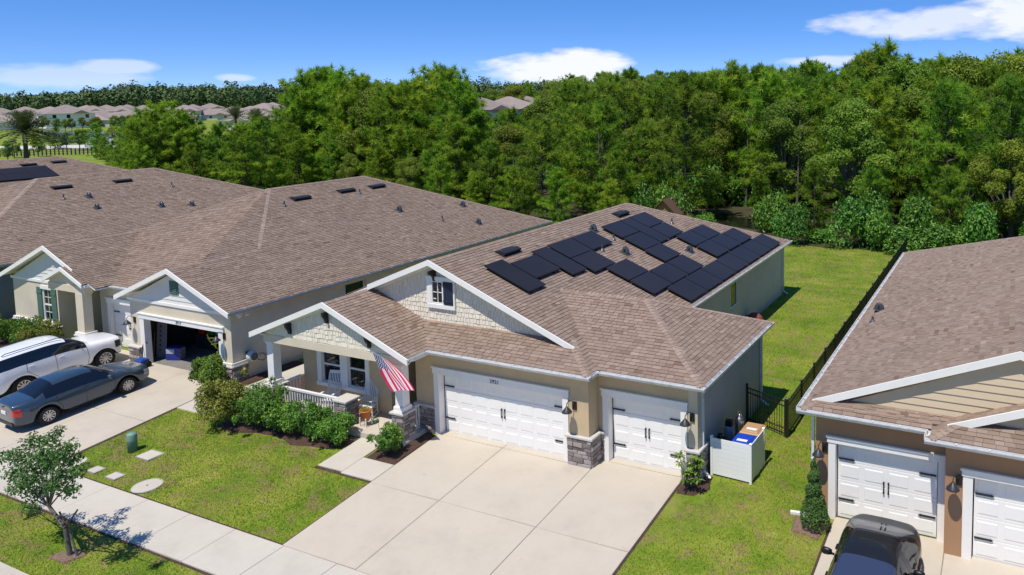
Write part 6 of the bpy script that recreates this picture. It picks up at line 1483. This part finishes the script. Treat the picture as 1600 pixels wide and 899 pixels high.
# street tree with stakes
zt = gz(-9.05); t = thing('street_tree', 'young leaning street tree with a loose crown and stakes by the sidewalk', 'tree', (-4.95, -9.05, zt))
tp = [Vector((-4.95, -9.05, zt)), Vector((-5.02, -9.08, zt+.8)), at_y(77, 792, -9.1), at_y(72, 765, -9.1)]
tb = B()
for i in range(3): tb.tube(tp[i], tp[i+1], .068-.013*i, .055-.013*i, 10, False)
lob = []; rr = random.Random(8)
for i, (px_, py_, r0) in enumerate(((62, 735, .5), (30, 715, .42), (95, 715, .42), (75, 690, .38), (45, 755, .42), (100, 745, .42), (20, 740, .34), (112, 768, .3), (62, 770, .36), (85, 760, .36), (25, 765, .3), (50, 690, .3), (108, 700, .28), (10, 712, .28), (125, 735, .24), (45, 795, .26), (90, 675, .22), (115, 720, .25), (70, 715, .45))):
    c = at_y(px_, py_, -9.1+rr.uniform(-.75, .75)); lob.append((c.x, c.y, c.z, r0*rr.uniform(.85, 1.1), .8)); tb.tube(tp[3] if i % 2 else tp[2], c, .022, .007, 5, False)
    for k in range(3):
        e = c+Vector((rr.uniform(-1, 1), rr.uniform(-1, 1), rr.uniform(-.6, .9)))*r0*1.15; tb.tube(c, e, .007, .003, 4, False)
tb.build('trunk', MT['bark_grey'], t, True); link('crown', lobes_mesh(9, lob, 2300, .10, .5, .12, 'crown', .42), MT['street_leaf'], t)
b = B(); b.tube((-4.72, -9.0, zt), (-4.98, -9.05, zt+1.0), .03, .03, 8); b.build('stake', MT['bark_grey'], t); b = B(); b.tube(tp[1], at_y(121, 797, -9.2), .025, .022, 8); b.build('stake', MT['bark'], t); b = B(); b.tube(tp[1]+Vector((0, 0, .1)), at_y(93, 800, -9.0), .025, .022, 8); b.build('stake', MT['bark'], t)

# ------------------------------------------------------------------ grass blades on the near lawns
def in_any(P, rects):
    m = np.zeros(len(P), bool)
    for x0, x1, y0, y1 in rects: m |= (P[:, 0] > x0) & (P[:, 0] < x1) & (P[:, 1] > y0) & (P[:, 1] < y1)
    return m
PAVED = [(x0-.02, x1+.02, y0-.02, y1+.02) for x0, x1, y0, y1 in [(-.1, 8.78, -6.52, .6), (-21.65, -10.96, -6.52, .8), (13.24, 22.3, -6.52, 0), (-27, 30, -8.07, -6.48), (-.52, 9.22, -10, -8.03), (-21.9, -10.7, -10, -8), (13, 22.6, -10, -8), (-2.45, -1.36, -3.26, -1.4), (-1.4, -.05, -3.32, -2.34), (-10.97, -9.53, -2.27, -1.18), (-10.12, -9.08, -1.2, 10.4),
         (-8.3, -2.5, -2.5, 0), (-7.2, 5.7, -1.6, 22), (5, 9.2, -1.6, 6.5), (-1.3, -.1, -2.3, -.3), (12.74, 30, -.2, 22), (-12, -10.3, -1.0, 3), (8.8, 9.7, -.8, .8), (-6.95, -6.28, -6.4, -5.65), (-10.85, -10.1, -6.5, -5.7), (12.4, 13.1, -1.0, -.3), (-8.8, -8.05, -5.1, -4.5), (-8.5, -7.95, -6.22, -5.88), (-9.45, -9.0, -6.22, -5.88)]]
def grass(regions, seed):
    g = np.random.default_rng(seed); C = []; Hh = []
    for x0, x1, y0, y1, dens, hgt in regions:
        n = int((x1-x0)*(y1-y0)*dens); P = np.stack([g.uniform(x0, x1, n), g.uniform(y0, y1, n)], 1); P = P[~in_any(P, PAVED)]; C.append(P); Hh.append(np.full(len(P), hgt))
    P = np.concatenate(C); hh = np.concatenate(Hh); n = len(P)
    z = np.where(P[:, 1] > -.3, 0, np.where(P[:, 1] > -6.5, .078*(P[:, 1]+.3), -.4836+.03*(P[:, 1]+6.5)))
    C3 = np.column_stack([P, z-.005]); D = unit(np.column_stack([g.normal(size=n)*.55, g.normal(size=n)*.55, np.ones(n)]))
    V, Fc = blade_tris(C3, D, hh*g.uniform(.6, 1.3, n), hh*.30*g.uniform(.7, 1.3, n), g)
    tone = np.repeat(np.clip(g.normal(size=n)*.28+.40+.22*np.sin(P[:, 0]*1.3+np.sin(P[:, 1]*.9))*np.cos(P[:, 1]*1.1), 0, 1), 3)
    link('grass_blades', np_mesh('grass_blades', V, Fc, tone), MT['blade'], label='short green and straw coloured grass of the near lawns', cat='grass', kind='stuff')
grass([(-11, 0, -6.5, -1.6, 900, .055), (-14, 1, -10, -8, 800, .055), (8.6, 13.4, -9, 6, 800, .055), (5.7, 12.3, 6, 20, 330, .06), (3, 12.3, 20, 36, 220, .07), (-27, -21.6, -6.5, .2, 200, .07)], 5)
# ------------------------------------------------------------------ the far estate, pond, roads
b = B(); pp = [at_g(60, 221), at_g(205, 221), at_g(215, 208), at_g(140, 204.5), at_g(66, 205)]; b.add([(p.x, p.y, .06) for p in pp], [tuple(range(5))]); b.build('pond', MT['pond'], kind='structure')
MT['far_road'] = mk('far_road', [(.5, .49, .47), (.58, .57, .55)], scale=.05)
b = B(); pp = [at_g(-60, 236), at_g(215, 230), at_g(215, 225.5), at_g(-60, 230)]; b.add([(p.x, p.y, .05) for p in pp], [(0, 1, 2, 3)]); b.build('far_road', MT['far_road'], kind='structure')
b = B(); pp = [at_g(165, 268), at_g(230, 262), at_g(225, 256), at_g(165, 262)]; b.add([(p.x, p.y, .05) for p in pp], [(0, 1, 2, 3)]); b.build('path', MT['far_road'], kind='structure')
MT['far_roof'] = mk('far_roof', [(.235, .19, .17), (.30, .245, .22)], scale=.6, rnd=.25)
MT['far_wall'] = mk('far_wall', [(.62, .60, .55), (.70, .68, .63)], scale=.4, rnd=.2)
MT['far_white'] = mk('far_white', [(.78, .78, .76)])
def estate_house(seed, w, d, e, two):
    """hip-roofed house about the origin: wall, roof, windows"""
    r = random.Random(seed); h = 5.6 if two else 3.0
    wl = B(); wl.box(-w/2, -d/2, 0, w/2, d/2, h); wm = wl.mesh('wall')
    rf = B(); o = .5; k = .42*(d/2+o); z1 = h+k; q = max(.3, w/2-d/2)
    rf.add([(-w/2-o, -d/2-o, h-.05), (w/2+o, -d/2-o, h-.05), (w/2+o, d/2+o, h-.05), (-w/2-o, d/2+o, h-.05), (-q, 0, z1), (q, 0, z1)], [(0, 1, 5, 4), (1, 2, 5), (2, 3, 4, 5), (3, 0, 4), (3, 2, 1, 0)])
    gx = w*.2; rf.add([(gx-2.6, -d/2-1.4, h-.05), (gx+2.6, -d/2-1.4, h-.05), (gx, -d/2-1.4, h+1.1), (gx, 0, h+1.1), (gx-2.6, 0, h-.05), (gx+2.6, 0, h-.05)], [(0, 2, 3, 4), (2, 1, 5, 3), (0, 1, 2)])
    rm = rf.mesh('roof')
    wn = B(); wn.box(-.55, -d/2-.05, 0, .55, -d/2+.02, 1.3); wnm = wn.mesh('window')
    return wm, rm, wnm, w, h, two
EST = [estate_house(1, 17, 13, .5, False), estate_house(2, 15, 14, .5, True), estate_house(3, 19, 14, .5, False)]
for k in range(3):
    EST[k][0].materials.append(MT['far_wall']); EST[k][1].materials.append(MT['far_roof']); EST[k][2].materials.append(MT['glass'])
rr = random.Random(21)
def put_house(i, x, y, rz, label, group='houses of the far estate', sc=1, white=False):
    wm, rm, wnm, w, h, two = EST[i]; t = thing('estate_house', label, 'house', (x, y, 0), group, rz, local=True); t.matrix_basis = t.matrix_basis @ Matrix.Scale(sc, 4)
    if white: wm = wm.copy(); wm.materials.clear(); wm.materials.append(MT['far_white'])
    link('wall', wm, None, t); link('roof', rm, None, t)
    for z in ((1.0,) if not two else (1.0, 3.8)):
        for s in (-.33, -.05, .33): link('window', wnm, None, t, M=Matrix.Translation((s*w, 0, z)))
rows = [(425, (-5, 250), 'nearest'), (462, (-5, 300), 'second'), (500, (-5, 340), 'third'), (540, (-5, 440), 'fourth'), (590, (-5, 460), 'fifth'), (650, (-5, 470), 'farthest')]
for k, (d0, (pa, pb), nm) in enumerate(rows):
    px = pa+rr.uniform(0, 8)
    while px < pb:
        x, y = at_d(px, d0+rr.uniform(-8, 8)); az = math.atan2(x-CAM.x, y-CAM.y)
        if not (k == 0 and 82 < px < 125): put_house(rr.choice((0, 2, 0, 1) if k > 1 else (0, 2)), x, y, -az+rr.uniform(-.35, .35), 'hip-roofed house in the %s row of the far estate' % nm)
        px += 16.5/d0*F_PX*rr.uniform(.95, 1.2)
x, y = at_d(101, 418); put_house(1, x, y, -math.atan2(x-CAM.x, y-CAM.y)+.2, 'white two-storey house beyond the pond', None, 1.15, True)
for px, d in ((748, 255), (795, 262), (822, 275)):
    x, y = at_d(px, d); put_house(1, x, y, -math.atan2(x-CAM.x, y-CAM.y)+.3, 'house whose roof shows above the pines behind the wood', 'roofs beyond the wood', 1.28)
x, y = at_d(398, 330); put_house(0, x, y, .6, 'pale house behind the two small palms', None, 1.2, True); x, y = at_d(412, 385); put_house(1, x, y, .5, 'house beyond the palms at the edge of the wood', None, 1.1)
# far woods that close the horizon: one mass
g = np.random.default_rng(3); Cs = []; Ns = []; Ts = []; Sz = []
px = -120.0
while px < 1750:
    for k in range(3):
        d = 720+k*55+g.uniform(-20, 20); p_ = px+g.uniform(-6, 6); x, y = at_d(p_, d); hor = 161-p_*.0131
        yt = hor-interp([(-120, 8), (30, 10), (120, 14), (190, 24), (300, 22), (470, 20), (700, 22), (900, 20), (1750, 18)], p_)-g.uniform(-5, 5)-(9 if g.random() < .10 else 0)
        top = max(9, z_at(p_, yt, d)); n = 190; u = g.normal(size=(n, 3)); u = u/np.linalg.norm(u, axis=1, keepdims=True); s = u*np.array([6.0, 6.0, top*.46])*(.55+.45*g.random((n, 1))); Cs.append(s+np.array([x, y, top*.54])); Ns.append(u); Ts.append(np.clip(g.normal(size=n)*.18+.4+g.uniform(-.15, .15), 0, 1)); Sz.append(np.full(n, 2.3))
    px += 5.2
C3 = np.concatenate(Cs); V, Fc = leaf_quads(C3, unit(np.concatenate(Ns)+g.normal(size=C3.shape)*.4), np.concatenate(Sz)*g.uniform(.6, 1.3, len(C3)), g, .7)
link('far_wood', np_mesh('far_wood', V, Fc, np.repeat(np.concatenate(Ts), 4)), MT['far_leaf'], label='belt of dark woods along the horizon', cat='woods', kind='stuff')
# date palms
def palm_meshes(seed, h, n=46, L=3.2):
    r = random.Random(seed); tb = B()
    for i in range(6): tb.tube((0, 0, h*i/6), (0, 0, h*(i+1)/6), .34-.02*i+(.05 if i % 2 else 0), .33-.02*i, 9, False)
    lb = B()
    for i in range(n):
        a = r.uniform(0, 6.283); el = rad(r.uniform(-12, 82)); d = Vector((math.cos(a)*math.cos(el), math.sin(a)*math.cos(el), math.sin(el))); s = d.cross(Vector((0, 0, 1))).normalized(); prev = None; tn = r.random()
        for q in range(9):
            f = q/8; p = Vector((0, 0, h))+d*L*f+Vector((0, 0, -L*.34*f*f)); w = L*.17*math.sin(math.pi*min(1, .12+f*.88))
            if prev is not None:
                p0, w0 = prev
                lb.add([p0, p0+s*w0+(p-p0)*1.4+Vector((0, 0, .1)), p0+(p-p0)*.6], [(0, 1, 2)], tn); lb.add([p0, p0-s*w0+(p-p0)*1.4+Vector((0, 0, .1)), p0+(p-p0)*.6], [(0, 1, 2)], tn); lb.add([p0+s*.03, p+s*.02, p-s*.02, p0-s*.03], [(0, 1, 2, 3)], tn)
            prev = (p, w)
    return tb.mesh('trunk'), lb.mesh('crown')
pm1 = palm_meshes(4, 7.6, 130, 4.4); pm2 = palm_meshes(5, 6.6, 70, 4.4)
for px, d, ms, sc, lab in ((33, 128, pm1, 1.0, 'large date palm with a thick trunk at the left edge'), (366, 205, pm2, 1.05, 'date palm behind the dark clump, left of the pair'), (398, 190, pm2, 1.0, 'date palm behind the dark clump, right of the pair')):
    x, y = at_d(px, d); t = thing('date_palm', lab, 'palm', (x, y, 0), None, px, local=True); t.matrix_basis = t.matrix_basis @ Matrix.Scale(sc, 4); link('trunk', ms[0], MT['bark'], t); link('crown', ms[1], MT['palm_leaf'], t)
# young trees along the far road
for k, (px, d, h, kind) in enumerate(((3, 190, 4.2, 'oak'), (14, 205, 4, 'oak'), (52, 205, 4, 'oak'), (72, 240, 4.2, 'oak'), (83, 235, 5, 'pine'), (98, 230, 4.2, 'oak'), (118, 225, 5, 'oak'), (127, 238, 4.4, 'oak'), (145, 215, 6.2, 'pine'), (150, 185, 5.0, 'pine'), (158, 178, 4.6, 'pine'), (172, 240, 5, 'oak'), (165, 165, 3.4, 'pine'), (62, 385, 6, 'oak'), (85, 380, 5, 'oak'), (98, 376, 4.6, 'oak'), (108, 374, 5, 'oak'), (125, 388, 5, 'oak'), (146, 330, 6, 'oak'), (175, 350, 6, 'oak'), (188, 345, 6, 'oak'), (200, 352, 6, 'oak'), (215, 360, 6, 'oak'), (230, 350, 7, 'oak'), (180, 172, 3, 'pine'))):
    x, y = at_d(px, d); plant_tree(kind, k % 5, x, y, h, 'young %s in the open ground %s the pond' % ('pine' if kind == 'pine' else 'round tree', 'beyond' if d > 300 else 'before'), 'young trees around the pond')
# street light, rail fence, sign wall
x, y = at_d(182, 176); t = thing('street_light', 'dark street light post beside the far path', 'street light', (x, y, 0)); b = B(); b.tube((x, y, 0), (x, y, 5.6), .09, .06, 8); b.build('post', MT['black_metal'], t); b = B(); b.lathe([(0, 0), (.3, .05), (.22, .3), (0, .45)], 10, (x, y, 5.6)); b.build('lantern', MT['black_metal'], t)
t = thing('rail_fence', 'black three-rail fence in front of the far road', 'fence', tuple(at_g(40, 242))); pa = at_g(-20, 246); pb = at_g(150, 241); dd = pb-pa; n = 26
for i in range(n+1):
    c = pa+dd*(i/n); b = B(); b.box(c.x-.09, c.y-.09, 0, c.x+.09, c.y+.09, 1.4); b.build('post', MT['black_metal'], t)
for z in (.4, .8, 1.2): b = B(); b.tube(pa+Vector((0, 0, z)), pb+Vector((0, 0, z)), .07, .07, 6); b.build('rail', MT['black_metal'], t)
c = at_g(168, 232); t = thing('entrance_wall', 'white entrance wall with a dark sign beside the far road', 'wall', tuple(c)); a = Vector((math.cos(YAW+.55), math.sin(YAW+.55), 0)); b = B(); b.prism([c-a*4+Vector((0, .3, 0)), c+a*3+Vector((0, .3, 0)), c+a*3+Vector((0, -.3, 0)), c-a*4+Vector((0, -.3, 0))], (0, 0, 2.3)); b.build('wall', MT['far_white'], t); b = B(); b.prism([c+a*1+Vector((.4, -.4, .7)), c+a*4.5+Vector((.4, -.4, .7)), c+a*4.5+Vector((.4, -.45, .7)), c+a*1+Vector((.4, -.45, .7))], (0, 0, 1.2)); b.build('sign_panel', MT['black_metal'], t)
c = at_g(395, 205); 
for o in bpy.data.objects:
    if '_loc0' in o: del o['_loc0']
print('OBJECTS', len(bpy.data.objects), 'trees', cnt)
